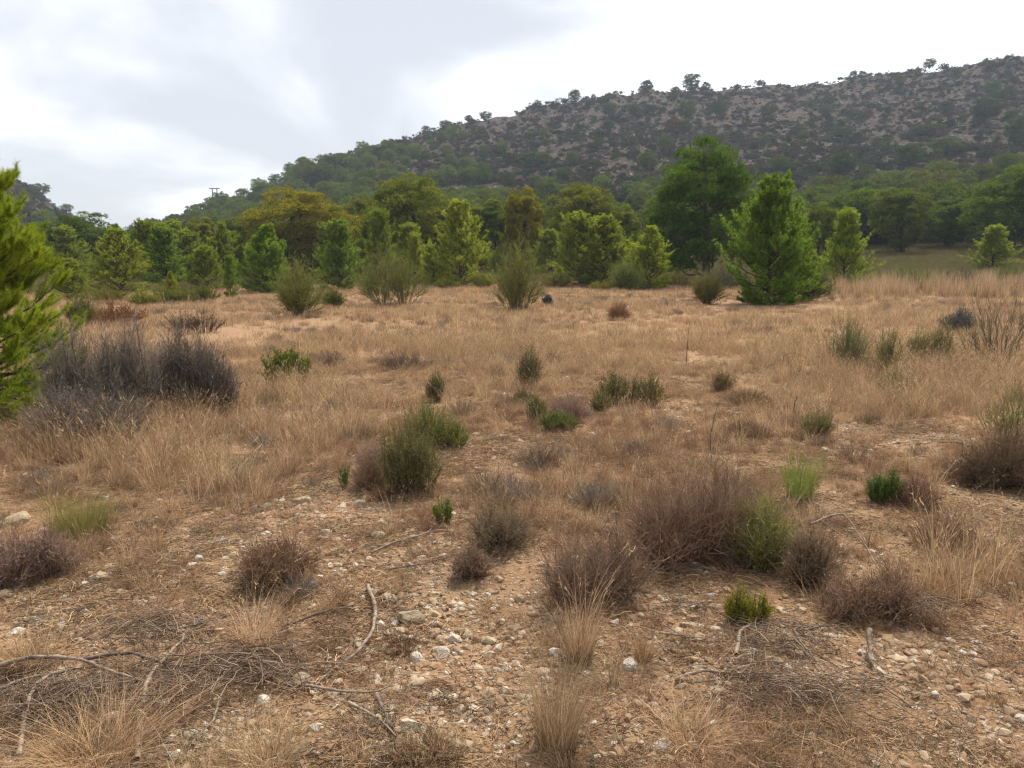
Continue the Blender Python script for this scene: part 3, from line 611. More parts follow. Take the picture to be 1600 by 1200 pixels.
def put(proto, x, y, z, H, Wd, rz, col, label, cat, group=None):
    h0, w0 = PROTO_H[proto.name]
    o = proto if proto.name not in used else copy_tree(proto)
    if o is not proto: pass
    used.add(proto.name)
    o.location = (x, y, z - .03); o.rotation_euler = (0, 0, rz); o.scale = (Wd / w0, Wd / w0, H / h0)
    o['label'] = label; o['category'] = cat
    if group: o['group'] = group
    paint(o, col); return o
rr = random.Random(3)
def place_px(proto, px, d, ytop, wpx, col, label, cat, group=None, sink=0):
    x, y, z = at(px, d); H = ztop(y, ytop) - z; Wd = wpx / F * d * 1.0
    return put(proto, x, y, z - sink, H, Wd, rr.uniform(0, 6.28), col, label, cat, group)
def dist(py): return CH * F / (py - HOR) * .99
YB = (1.25, 1.2, 1.1); YD = (.8, .95, .9); YN = (1, 1.03, 1)
young = [
 (0, 190, 458, 365, 86, (1.15, 1.1, 1.2), 'light green cone shaped young pine in front of the dark round pine at left'),
 (1, 262, 448, 362, 70, YD, 'dark green young pine second from the left edge of the pine row'),
 (2, 322, 452, 388, 56, YN, 'low green young pine behind the pinkish grass beside a thin sapling'),
 (4, 361, 462, 404, 24, YD, 'thin straggly pine sapling at the left end of the pale grass'),
 (3, 415, 456, 355, 80, (.85, 1.05, .95), 'dense green young pine behind the bare broom bush'),
 (1, 530, 452, 353, 70, YD, 'green young pine between the yellowish pine and the slender one'),
 (4, 595, 446, 337, 60, (.95, 1.0, 1), 'slender tall young pine before the largest central pine'),
 (4, 650, 446, 370, 40, (1.45, 1.35, 1.2), 'narrow bright green young pine before the dark central trunk'),
 (3, 678, 447, 385, 46, (1.35, 1.3, 1.2), 'short bright green young pine left of the broad bright one'),
 (0, 720, 448, 324, 88, (1.3, 1.25, 1.1), 'broad bright green young pine in the middle of the row'),
 (2, 905, 446, 338, 84, (1.1, 1.1, 1.1), 'left one of the two touching young pines right of the tall broom'),
 (0, 945, 447, 345, 86, (1.15, 1.12, 1), 'right one of the two touching young pines right of the tall broom'),
 (3, 1014, 452, 357, 74, (1.2, 1.2, 1.1), 'young pine just left of the big spreading dark pine'),
 (5, 1203, 474, 292, 118, (.74, .94, .9), 'large bright green bushy pine standing at the field edge'),
 (1, 1240, 470, 350, 70, (.9, 1.05, 1.0), 'smaller green pine touching the large bushy pine at the field edge'),
 (1, 1315, 452, 338, 72, (1.1, 1.2, 1.0), 'young pine with open lower branches before the tall orange grass'),
 (1, 1552, 440, 358, 62, (1.15, 1.15, 1.0), 'young pine standing alone on the grassy rise near the right edge'),
 (0, 112, 466, 408, 56, (1.1, 1.1, 1.0), 'small light green pine just behind the large needle pine'),
 (3, 268, 470, 425, 24, (1.3, 1.2, 1.0), 'tiny yellow green pine sapling behind the olive bushes'),
 (2, 1290, 447, 405, 30, (1.3, 1.3, 1.0), 'knee high bright pine shoot between two field edge pines'),
]
for (i, px, by, ty, w, col, lab) in young:
    d = dist(by); place_px(YP[i], px, d, ty, w * 1.08, col, lab, 'pine tree', 'young pines along the far edge of the field')
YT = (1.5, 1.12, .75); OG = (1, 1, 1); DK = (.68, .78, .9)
old = [
 (0, 152, 66, 331, 118, DK, 'dark rounded pine behind the light green cone shaped one'),
 (1, 228, 72, 343, 84, DK, 'dark pine filling the gap between the two hills'),
 (3, 330, 66, 337, 80, (1.25, 1.1, .9), 'yellow topped pine left of the large yellowish pine'),
 (1, 382, 70, 329, 78, OG, 'plain green pine left of the large yellowish pine'),
 (2, 468, 58, 288, 150, YT, 'large yellowish green spreading pine left of the middle'),
 (1, 568, 70, 294, 100, (1.1, 1, .9), 'green pine between the yellowish pine and the tallest central one'),
 (0, 645, 58, 273, 152, (1.05, .98, .85), 'tall dark trunked pine rising highest in the middle of the row'),
 (3, 770, 64, 308, 100, (.95, 1, .9), 'green pine right of the tall central pine'),
 (3, 828, 60, 290, 92, YT, 'yellowish pine behind the tall broom bush'),
 (1, 902, 64, 273, 112, (1.25, 1.1, .95), 'tall yellow green pine above the two touching young pines'),
 (3, 980, 62, 318, 80, (1.1, 1.05, .9), 'grey green pine right of the two touching young pines'),
 (1, 1043, 66, 322, 90, OG, 'low spreading pine at the left foot of the big dark pine'),
 (0, 1108, 46, 212, 168, (.58, .80, .70), 'big dark spreading pine taller than all others'),
 (3, 1282, 60, 314, 92, (1.0, .98, 1.1), 'dull green pine between the bushy pine and the open branched one'),
 (1, 1410, 74, 281, 108, (.85, .85, .9), 'dark pine with visible trunk in front of the wood on the right'),
 (0, 1575, 70, 254, 150, (.75, .92, .95), 'tall dark pine at the right edge of the wood'),
 (1, 1478, 78, 300, 100, (.7, .85, .9), 'dark pine between the visible trunk and the right edge pine'),
 (2, 1345, 84, 290, 110, (.8, .9, .8), 'broad dark pine behind the young pine with open lower branches'),
 (3, 60, 64, 345, 90, (.9, 1, .9), 'green pine behind the large needle pine at the far left'),
]
for (i, px, d, ty, w, col, lab) in old:
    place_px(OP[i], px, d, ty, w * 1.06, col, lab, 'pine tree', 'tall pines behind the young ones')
def fill_row():
    r = random.Random(21)
    for k in range(44):
        px = 110 + k * 24 + r.uniform(-9, 9)
        if 1070 < px < 1140: continue
        d = r.uniform(49, 62); h = r.uniform(50, 96); g = r.uniform(.85, 1.15)
        place_px(YP[r.randrange(5)], px, d, 440 - h, h * r.uniform(.62, .9), (g * 1.1, g * 1.1, g), 'small young pine half hidden in the gaps behind the front row of young pines', 'pine tree', 'half hidden young pines filling the gaps of the row')
fill_row()
def wood():
    r = random.Random(8); pts = []
    def far_enough(px, d, s):
        return all(abs(px - a) > s or abs(d - b) > 9 for a, b in pts)
    zones = [  # n, px range, d range, size range, group, label
     (52, (1180, 1720), (82, 150), (4.2, 6.2), 'pines of the dark wood at the foot of the hill on the right', 'dark green pine in the wood at the foot of the hill on the right'),
     (52, (100, 1180), (76, 150), (4.0, 5.8), 'pines crowding behind the tall middle row', 'green pine crowding behind the tall pines of the middle row'),
     (78, (215, 640), (130, 275), (4.0, 6.0), 'pines covering the low left spur of the hill', 'pine on the wooded low spur of the hill left of the middle')]
    for n, pr, dr, hr, grp, lab in zones:
        c = 0; tries = 0
        while c < n and tries < 4000:
            tries += 1; px = r.uniform(*pr); d = r.uniform(*dr)
            if d > ridgeY(px) - 2 or not far_enough(px, d, 14): continue
            pts.append((px, d)); c += 1
            x, y, z = at(px, d); H = r.uniform(*hr); g = r.uniform(.85, 1.2)
            dry = r.random() < .2
            put(HP[r.randrange(4)], x, y, z, H, H * r.uniform(.85, 1.15), r.uniform(0, 6.28), (g * (1.05 if dry else .84), g * .86, g * .8), lab, 'pine tree', grp)
wood()
def slope_trees():
    named = [  # px, foot py, height px, width px, colour, label
     (897, 157, 19, 20, (.8, .8, 1), 'lone umbrella shaped tree on the skyline with a clear trunk'),
     (842, 164, 13, 15, (.8, .8, 1), 'small round tree on the skyline left of the lone umbrella shaped one'),
     (866, 163, 10, 15, (.8, .85, 1), 'low flat tree on the skyline next to the umbrella shaped one'),
     (928, 152, 10, 9, (.8, .8, 1), 'tiny tree on the skyline right of the umbrella shaped one'),
     (1010, 141, 20, 22, (.65, .75, 1), 'dark bushy tree standing clear on the skyline'),
     (1080, 141, 28, 28, (.8, .9, 1), 'tallest tree on the skyline with two smaller ones at its right'),
     (1103, 138, 17, 16, (.9, .9, 1), 'pale thin crowned tree right beside the tallest skyline tree'),
     (1333, 122, 15, 13, (.9, .9, 1), 'left tree of the pair high on the right skyline'),
     (1347, 120, 15, 15, (.9, .9, 1), 'right tree of the pair high on the right skyline'),
     (1432, 112, 9, 13, (.9, .9, 1), 'small tree on the skyline near the right edge'),
     (732, 191, 11, 15, (.8, .85, 1), 'small tree on the skyline where the slope begins to level'),
     (601, 222, 12, 13, (.85, .9, 1), 'single tree on the skyline above the wooded spur'),
     (548, 236, 14, 14, (.8, .9, 1), 'thin tree standing proud of the wooded spur'),
     (838, 262, 28, 62, (1.0, 1.0, 1), 'wide clump of pine low on the middle of the slope'),
     (1010, 262, 32, 40, (1.05, 1.05, 1.1), 'pale green pine on the slope left of the big dark pine'),
     (1038, 240, 30, 26, (1, 1, 1.1), 'pine on the slope just above the pale green one'),
     (880, 277, 22, 32, (1.1, 1.05, 1), 'low pine behind the tall yellow green pine'),
     (946, 300, 34, 24, (1.3, 1.15, 1), 'yellowish young pine at the foot of the rocky slope'),
     (1072, 186, 32, 36, (.95, 1, 1.1), 'round pine high on the slope below the tallest skyline tree'),
     (1070, 206, 22, 26, (.95, 1, 1), 'pine on the slope right of the reddish bush'),
     (952, 178, 22, 26, (.9, .95, 1), 'pine on the upper slope left of the middle'),
     (990, 180, 20, 22, (.9, .95, 1), 'pine on the upper slope below the dark bushy skyline tree'),
     (1120, 176, 26, 32, (1, 1, 1), 'pine on the upper slope above the big dark pine'),
     (1313, 275, 40, 50, (.85, .9, 1.1), 'large dark pine on the lower slope above the wood'),
     (1418, 260, 36, 46, (.8, .9, 1.1), 'dark rounded pine on the lower slope above the visible trunk'),
     (1480, 246, 24, 52, (.8, .9, 1.1), 'wide dark pine on the lower slope near the right edge'),
     (1538, 192, 36, 54, (.75, .85, 1.1), 'broad pine on the upper slope near the right edge'),
     (1590, 220, 42, 46, (.7, .85, 1.1), 'dark pine cut by the right edge on the slope'),
     (1448, 206, 16, 46, (.7, .8, 1.1), 'long low dark thicket of pine in the middle of the right slope'),
     (1246, 210, 12, 28, (.8, .9, 1), 'small low bush pine on the open middle slope'),
     (1225, 265, 22, 46, (.95, 1, 1.1), 'pine at the foot of the slope right of the big dark pine'),
     (1560, 150, 16, 30, (.8, .85, 1.1), 'small pine just below the skyline at the right edge'),
     (795, 292, 30, 30, (1, 1.05, 1.1), 'rounded pine at the foot of the slope above the middle row'),
     (685, 290, 24, 24, (1, 1.05, 1.1), 'small rounded pine on the slope right of the wooded spur'),
    ]
    r = random.Random(4)
    for px, by, h, w, col, lab in named:
        d = float(slope_r(px, by)) * .985; x, y, z = at(px, d); s = d / F
        pxx = px
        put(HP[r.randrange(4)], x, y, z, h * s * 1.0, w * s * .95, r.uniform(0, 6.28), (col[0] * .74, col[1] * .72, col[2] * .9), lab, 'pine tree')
    o = bpy.data.objects
    d = float(slope_r(1050, 206)) * .985; x, y, z = at(1050, d); s = d / F
    put(HP[1], x, y, z, 26 * s, 25 * s, 1.0, (1.5, .62, 1.3), 'reddish brown bush standing out on the upper slope', 'bush')
    n = 0; pts = []
    while n < 62:
        px = r.uniform(560, 1640); R = float(ridgeY(px)); d = R0 + (R - R0) * r.random() ** (1.0 if px < 800 else .8)
        if d < 125 or d > R + 1: continue
        if any(abs(px - a) < 22 and abs(d - b) < 22 for a, b in pts): continue
        if px > 800 and r.random() < .35: continue
        pts.append((px, d)); n += 1; x, y, z = at(px, d); H = r.uniform(2.2, 4.6)
        put(HP[r.randrange(4)], x, y, z, H, H * r.uniform(.9, 1.6), r.uniform(0, 6.28), (r.uniform(.6, .8), r.uniform(.6, .78), 1.0), 'small pine scattered on the open rocky slope of the hill', 'pine tree', 'small pines dotted over the open rocky slope')
    for k, (px, d, H, w, lab) in enumerate([(62, 300, 4.0, 6.0, 'flat topped tree on the ridge of the bare left hill'), (104, 285, 3.2, 4, 'small tree on the falling ridge of the bare left hill'), (90, 190, 4, 5, 'pine at the foot of the bare left hill'), (118, 170, 4, 5, 'lowest pine below the bare left hill'), (216, 225, 5, 6, 'pine standing in the notch between the two hills')]):
        x, y, z = at(px, min(d, float(ridgeY(px)) - 1)); put(HP[k % 4], x, y, z, H, w, k, (.85, .9, 1), lab, 'pine tree')
slope_trees()
def fill_wood():
    rng = np.random.default_rng(77); protos = [h.children[1].data for h in HP]
    protos = []
    for h in HP:
        for ch in h.children:
            if ch.name.startswith('crown'): protos.append(ch.data)
    px = rng.uniform(205, 860, 800); d = rng.uniform(120, 300, 800); k = (d < ridgeY(px) - 1) & (rng.random(800) < np.clip((800 - px) / 380, .05, .8)); px, d = px[k], d[k]
    px2 = rng.uniform(1150, 1750, 90); d2 = rng.uniform(95, 165, 90); px3 = rng.uniform(60, 1180, 110); d3 = rng.uniform(90, 175, 110)
    px = np.concatenate([px, px2, px3]); d = np.concatenate([d, d2, d3]); P = np.array([at(a, b) for a, b in zip(px, d)]); P[:, 2] -= .2; n = len(P)
    s = rng.uniform(.5, 1.0, n)
    scatter('pine_thicket', P, yaw(n, rng, .03), np.stack([s * 1.1, s * 1.1, s], -1), rng.integers(0, 4, n), protos, 'dense green pine thicket filling the wood between the trees')
fill_wood()
# the big needle pine at the left
near_pine = empty('pine_tree'); x, y, z = ground(-30, 652)
tk, cr = young_pine(91, 2.62, 2.12, 230, 13, 9, 28, .064, .0031, .01, .62, back=.07, tr=.018, el0=-6)
tk.build('trunk', M['bark'], near_pine); cr.build('crown', M['pinenear'], near_pine)
near_pine.location = (x, y, z); near_pine.rotation_euler = (0, 0, .6)
tag(near_pine, 'large bright green long needled pine cut by the left edge beside the grey bush', 'pine tree')
# ------------------------------------------------------------------ bushes
def shrub(name, px, by, lobes, mats, label, cat, group=None, seed=1, leafname='foliage', stem='stems', col=(1, 1, 1), **kw):
    """lobes: (dx px, height px, width px, dpx forward in m) measured where the bush stands"""
    x, y, z = ground(px, by); sc = y / F * 1.0
    o = empty(name, (x, y, z)); g = Geo(); lf = Geo()
    for j, (dx, h, w, dy) in enumerate(lobes):
        k = dict(kw); frac = max(.15, w * h / sum(a[1] * a[2] for a in lobes))
        k['nst'] = int(kw.get('nst', 60) * frac); k['leaves'] = int(kw.get('leaves', 0) * frac)
        bush(g, lf, seed * 13 + j, h * sc * 1.14, w * sc * 1.12, off=(dx * sc, dy), **k)
    if lf.V:
        g.build(stem, M[mats[0]], o); f = lf.build(leafname, M[mats[1]], o)
    else: g.build('twigs', M[mats[0]], o)
    tag(o, label, cat, group); paint(o, col); return o
# grey bush mass at the left
GR = dict(nst=420, ns=13, tw=.2, leaves=16000, ll=.03, lw=.0045, thick=.0042, twthick=.0019, flop=.38, tops=.58, root=.22, upt=.25, spread=.75)
shrub('grey_shrub', 165, 672, [(-70, 150, 60, .05), (-36, 172, 56, 0), (-2, 158, 50, .12), (30, 176, 54, .2), (60, 160, 54, .1), (20, 120, 90, -.1), (-50, 90, 90, -.05)], ('greytwig', 'greytwig'), 'large grey twiggy bush beside the bright green needle pine', 'bush', 'grey twiggy bushes at the left', 3, col=(.82, .77, .74), **GR)
shrub('grey_shrub', 285, 655, [(-22, 120, 44, 0), (0, 146, 50, 0), (26, 124, 46, .1), (52, 122, 44, -.05), (66, 104, 40, .1), (20, 80, 80, -.1)], ('greytwig', 'greytwig'), 'dark grey upright bush forming the right end of the grey bushes', 'bush', 'grey twiggy bushes at the left', 4, col=(.66, .62, .60), **GR)
shrub('grey_shrub', 140, 696, [(-30, 88, 110, 0), (50, 80, 110, -.05)], ('greytwig', 'greytwig'), 'low brownish grey bush in front of the large grey twiggy one', 'bush', 'grey twiggy bushes at the left', 5, col=(.85, .76, .74), **dict(GR, leaves=14000, nst=300))
# rosemary like bushes
RO = dict(nst=170, ns=9, tw=.22, leaves=17000, ll=.017, lw=.0045, thick=.0022, twthick=.0012, flop=.55, tops=.5, root=.28, upt=.5, spread=.5, leafang=.9)
shrub('rosemary_bush', 640, 772, [(0, 120, 84, 0), (-20, 95, 60, .05), (22, 105, 60, 0)], ('darkstick', 'rosemary'), 'dark olive rosemary bush in the middle, the nearest of the upright green ones', 'bush', 'rosemary bushes in the field', 6, col=(1, .95, .95), **dict(RO, leaves=22000))
shrub('rosemary_bush', 676, 703, [(-12, 82, 62, 0), (12, 62, 60, .1), (36, 42, 50, .05)], ('darkstick', 'rosemary'), 'green rosemary bush close behind the nearest olive one', 'bush', 'rosemary bushes in the field', 7, col=(1.15, 1.25, .9), **RO)
shrub('rosemary_bush', 682, 628, [(0, 44, 30, 0)], ('darkstick', 'rosemary'), 'small narrow rosemary bush behind the green rosemary pair', 'bush', 'rosemary bushes in the field', 8, **dict(RO, leaves=5000, lw=.006))
shrub('rosemary_bush', 826, 607, [(0, 62, 38, 0)], ('darkstick', 'rosemary'), 'tall narrow rosemary bush with spiky top in mid field', 'bush', 'rosemary bushes in the field', 9, **dict(RO, leaves=7000, lw=.0065))
shrub('rosemary_bush', 818, 635, [(0, 26, 32, 0)], ('darkstick', 'rosemary'), 'low round rosemary at the foot of the tall narrow one', 'bush', 'rosemary bushes in the field', 10, col=(.9, .9, .9), **dict(RO, leaves=3500, lw=.006))
shrub('rosemary_bush', 839, 659, [(0, 40, 30, 0)], ('darkstick', 'rosemary'), 'upright rosemary between the tall narrow one and the compact green one', 'bush', 'rosemary bushes in the field', 11, col=(1.1, 1.15, .9), **dict(RO, leaves=4500, lw=.005))
shrub('rosemary_bush', 872, 674, [(-12, 32, 36, 0), (12, 30, 36, 0)], ('darkstick', 'rosemary'), 'compact leafy dark green bush, lowest of the mid field cluster', 'bush', 'rosemary bushes in the field', 12, col=(.9, 1.15, .8), **dict(RO, leaves=9000))
shrub('rosemary_bush', 985, 634, [(-30, 54, 44, 0), (0, 46, 44, .1), (32, 50, 44, 0)], ('darkstick', 'rosemary'), 'wide dark rosemary thicket right of the mid field cluster', 'bush', 'rosemary bushes in the field', 13, col=(.85, .85, .8), **dict(RO, leaves=16000, lw=.006))
shrub('rosemary_bush', 938, 643, [(0, 30, 34, 0)], ('darkstick', 'rosemary'), 'pale green low bush at the left end of the wide thicket', 'bush', 'rosemary bushes in the field', 14, col=(1.3, 1.2, 1.1), **dict(RO, leaves=4500, lw=.005))
shrub('rosemary_bush', 1126, 612, [(0, 32, 34, 0)], ('darkstick', 'rosemary'), 'faded green tuft of rosemary right of the wide thicket', 'bush', 'rosemary bushes in the field', 15, col=(1.4, 1.2, 1.1), **dict(RO, leaves=3000, lw=.006))
shrub('rosemary_bush', 1275, 684, [(-14, 42, 34, 0), (12, 46, 36, .05)], ('redtwig', 'rosemary'), 'sparse green bush with red brown stems beside the dead twig', 'bush', 'rosemary bushes in the field', 16, col=(1.1, 1.1, 1), **dict(RO, leaves=6000))
shrub('juniper_bush', 448, 606, [(-12, 50, 48, 0), (14, 50, 50, 0), (0, 58, 36, .05)], ('darkstick', 'juniper'), 'round yellow green bush alone in the grass left of the middle', 'bush', None, 17, col=(1.05, 1.1, .9), **dict(RO, leaves=20000, ll=.035, lw=.008, spread=.7, flop=.15, tops=.5))
shrub('juniper_bush', 519, 481, [(0, 27, 32, 0)], ('darkstick', 'juniper'), 'small rounded yellow green bush beside the bare broom', 'bush', None, 18, col=(1, .95, .7), **dict(RO, leaves=5000, ll=.06, lw=.02, spread=.7))
shrub('green_seedling', 1167, 972, [(-14, 52, 48, 0), (14, 48, 52, 0), (-20, 66, 22, 0), (26, 40, 30, 0)], ('darkstick', 'juniper'), 'bright yellow green bushy seedling under the reddish brown bushes', 'bush', None, 19, col=(2.1, 1.55, .8), **dict(RO, nst=110, leaves=9000, ll=.013, lw=.0032, spread=.6, tops=.35))
shrub('green_seedling', 691, 820, [(0, 48, 30, 0), (8, 40, 20, 0)], ('darkstick', 'juniper'), 'small pale green upright seedling between olive and reddish bushes', 'bush', None, 20, col=(1.1, 1.1, 1.0), **dict(RO, nst=26, leaves=1500, ll=.018, lw=.005, spread=.5))
shrub('rosemary_bush', 1379, 786, [(-8, 44, 36, 0), (12, 50, 34, 0)], ('darkstick', 'juniper'), 'compact fresh green cushion bush on the right side of the field', 'bush', None, 21, col=(.85, 1.15, .85), **dict(RO, leaves=9000, ll=.016, lw=.004))
shrub('rosemary_bush', 540, 766, [(0, 46, 22, 0)], ('darkstick', 'rosemary'), 'thin leggy rosemary sprig left of the nearest olive bush', 'bush', None, 22, col=(1, 1.1, 1), **dict(RO, nst=14, leaves=1100))
# right middle shrubs
shrub('rosemary_bush', 1322, 577, [(-4, 92, 60, 0), (14, 70, 50, .1)], ('bare', 'broom'), 'tall grey green open bush, leftmost of the trio at the right', 'bush', 'trio of bushes at the right', 23, col=(.85, .95, .9), **dict(RO, leaves=9000, nst=110, lw=.006))
shrub('rosemary_bush', 1317, 577, [(0, 42, 44, -.3)], ('darkstick', 'rosemary'), 'low dark bush growing at the foot of the tall grey green one', 'bush', None, 24, **dict(RO, leaves=6000, lw=.006))
shrub('rosemary_bush', 1384, 590, [(0, 84, 42, 0), (6, 55, 56, 0)], ('bare', 'broom'), 'slim olive bush, middle one of the trio at the right', 'bush', 'trio of bushes at the right', 25, col=(.85, .85, .75), **dict(RO, leaves=8000, nst=110, lw=.006))
shrub('rosemary_bush', 1398, 618, [(0, 40, 44, 0)], ('darkstick', 'broom'), 'low faded olive bush in front of the slim olive one', 'bush', None, 26, col=(.9, .85, .75), **dict(RO, leaves=4500, nst=80))
shrub('rosemary_bush', 1452, 573, [(-14, 60, 44, 0), (14, 68, 44, 0)], ('darkstick', 'rosemary'), 'dense dark green bush, rightmost of the trio at the right', 'bush', 'trio of bushes at the right', 27, col=(.95, 1.05, .8), **dict(RO, leaves=14000, lw=.007))
shrub('grey_shrub', 1495, 520, [(0, 40, 42, 0)], ('greytwig', 'scrub2'), 'small dark blue grey round bush behind the bare broom at the right', 'bush', None, 28, **dict(RO, leaves=6000, lw=.010)) if 0 else None
M['greyleaf'] = leafmat('grey_leaves', (.07, .075, .07), (.14, .145, .13), .1)
shrub('grey_shrub', 1497, 521, [(0, 40, 44, 0)], ('greytwig', 'greyleaf'), 'small dark blue grey round bush behind the bare broom at the right', 'bush', None, 28, **dict(RO, leaves=6000, lw=.012, ll=.03))
shrub('grey_shrub', 855, 479, [(0, 17, 15, 0)], ('greytwig', 'greyleaf'), 'tiny blue grey round bush right of the tall broom', 'bush', None, 29, col=(.8, .85, .9), **dict(RO, leaves=3000, lw=.02, ll=.05, nst=40))
# broom bushes
BR = dict(nst=90, ns=12, tw=.34, leaves=7500, ll=.16, lw=.008, thick=.008, twthick=.0038, flop=.6, tops=.4, root=.13, upt=.35, spread=.55, start=.35, leafang=.42)
for (px, by, lb, col, lab, sd) in [
 (470, 494, [(0, 76, 62, 0)], (.95, 1.0, .8), 'sparse bare stemmed broom left of the small yellow green bush', 31),
 (614, 478, [(-14, 78, 80, 0), (18, 76, 70, 0)], (.95, 1.0, .8), 'wide broom with fanning bare stems in the middle', 32),
 (810, 485, [(0, 98, 78, 0), (-10, 80, 50, 0)], (1.0, 1.05, .8), 'tall olive broom with dense base in the middle of the field edge', 33),
 (1104, 475, [(0, 46, 40, 0)], (1, .9, .9), 'small grey broom left of the large bushy pine', 34),
 (974, 455, [(0, 42, 44, 0)], (.9, 1.1, .8), 'rounded green broom before the touching young pines', 35),
 (420, 456, [(0, 44, 60, 0)], (.85, 1, .8), 'olive broom at the foot of the dense green young pine', 36),
 (1420, 452, [(0, 30, 60, 0)], (.8, 1, .8), 'olive green broom behind the tall orange grass', 37),
 (1260, 470, [(0, 52, 60, 0)], (.7, .8, .7), 'dull dark broom at the right foot of the large bushy pine', 38)]:
    dd = dist(by); k = dict(BR); k['lw'] = .0005 * dd * .9 + .002; k['thick'] = .00025 * dd + .002; k['twthick'] = .00014 * dd
    shrub('broom_bush', px, by, lb, ('bare', 'broom'), lab, 'bush', 'broom bushes along the field edge', sd, col=col, **k)
shrub('broom_bush', 1556, 574, [(0, 135, 130, 0), (-30, 60, 120, -.1)], ('darkstick', 'broom'), 'open leafless broom with long crooked stems at the right edge', 'bush', None, 39, col=(.8, .8, .7), **dict(BR, nst=34, leaves=1500, ll=.07, lw=.004, thick=.007, twthick=.0022, ns=14, root=.12, spread=.45, start=.3))
shrub('broom_bush', 1590, 680, [(0, 88, 90, 0), (-30, 44, 70, 0)], ('darkstick', 'rosemary'), 'green sprigged bush cut by the right edge below the leafless broom', 'bush', None, 40, col=(1, 1.2, .9), **dict(RO, nst=60, leaves=5000))
# far left bushes behind the grey ones
for (px, by, lb, mt, col, lab, sd, lw) in [
 (300, 520, [(-14, 34, 50, 0), (20, 32, 50, 0)], 'redtwig', (.55, .5, .5), 'dark brown dead bush on the bare soil behind the grey bushes', 41, .008),
 (183, 508, [(0, 34, 76, 0)], 'orangeleaf', (.8, .62, .5), 'rusty orange brown bush behind the large grey bush', 42, .012),
 (130, 508, [(0, 48, 46, 0)], 'broom', (.8, .85, .75), 'grey olive bush between the needle pine and the rusty bush', 43, .012),
 (222, 478, [(0, 22, 40, 0)], 'broom', (1.2, 1.2, .8), 'pale lime bush behind the rusty bush', 44, .016),
 (170, 474, [(0, 26, 60, 0)], 'broom', (1.0, .9, .7), 'brownish olive bush below the light green cone shaped pine', 45, .016),
 (268, 474, [(-10, 26, 50, 0), (20, 28, 40, 0)], 'broom', (.8, .85, .6), 'dark olive bushes in front of the second young pine', 46, .016),
 (320, 472, [(0, 24, 46, 0)], 'broom', (.75, .8, .6), 'dull olive bush at the left end of the pale grass', 47, .016),
 (865, 449, [(0, 20, 44, 0)], 'broom', (.9, .8, .6), 'low olive bush right of the tall broom', 48, .02),
 (700, 452, [(0, 18, 40, 0)], 'broom', (1.2, 1.1, .7), 'low yellowish bush at the foot of the broad bright young pine', 49, .02),
 (755, 450, [(0, 22, 36, 0)], 'broom', (1.2, 1.2, .7), 'low lime bush left of the tall broom', 50, .02),
 (940, 454, [(0, 14, 40, 0)], 'broom', (1.3, 1.1, .7), 'low pale bush under the right one of the touching pines', 51, .02),
 (1060, 448, [(0, 18, 70, 0)], 'broom', (1.0, .9, .7), 'brown olive bush below the left foot of the big dark pine', 52, .02),
 (1130, 452, [(0, 34, 56, 0)], 'greyleaf', (1.1, 1.1, .9), 'grey green bush under the big dark pine', 53, .02),
 (1500, 448, [(0, 26, 60, 0)], 'greyleaf', (1.1, 1.1, .8), 'grey bush on the grassy rise at the right', 54, .02),
 (1580, 446, [(0, 34, 56, 0)], 'broom', (.8, .9, .7), 'olive bush beside the young pine near the right edge', 55, .02)]:
    if 'orangeleaf' not in M: M['orangeleaf'] = leafmat('rusty_leaves', (.20, .10, .045), (.38, .22, .11), .2)
    shrub('field_edge_bush', px, by, lb, ('bare', mt), lab, 'bush', None, sd, col=col, **dict(RO, nst=90, leaves=6000, ll=lw * 4, lw=lw, thick=.004, twthick=.0025))
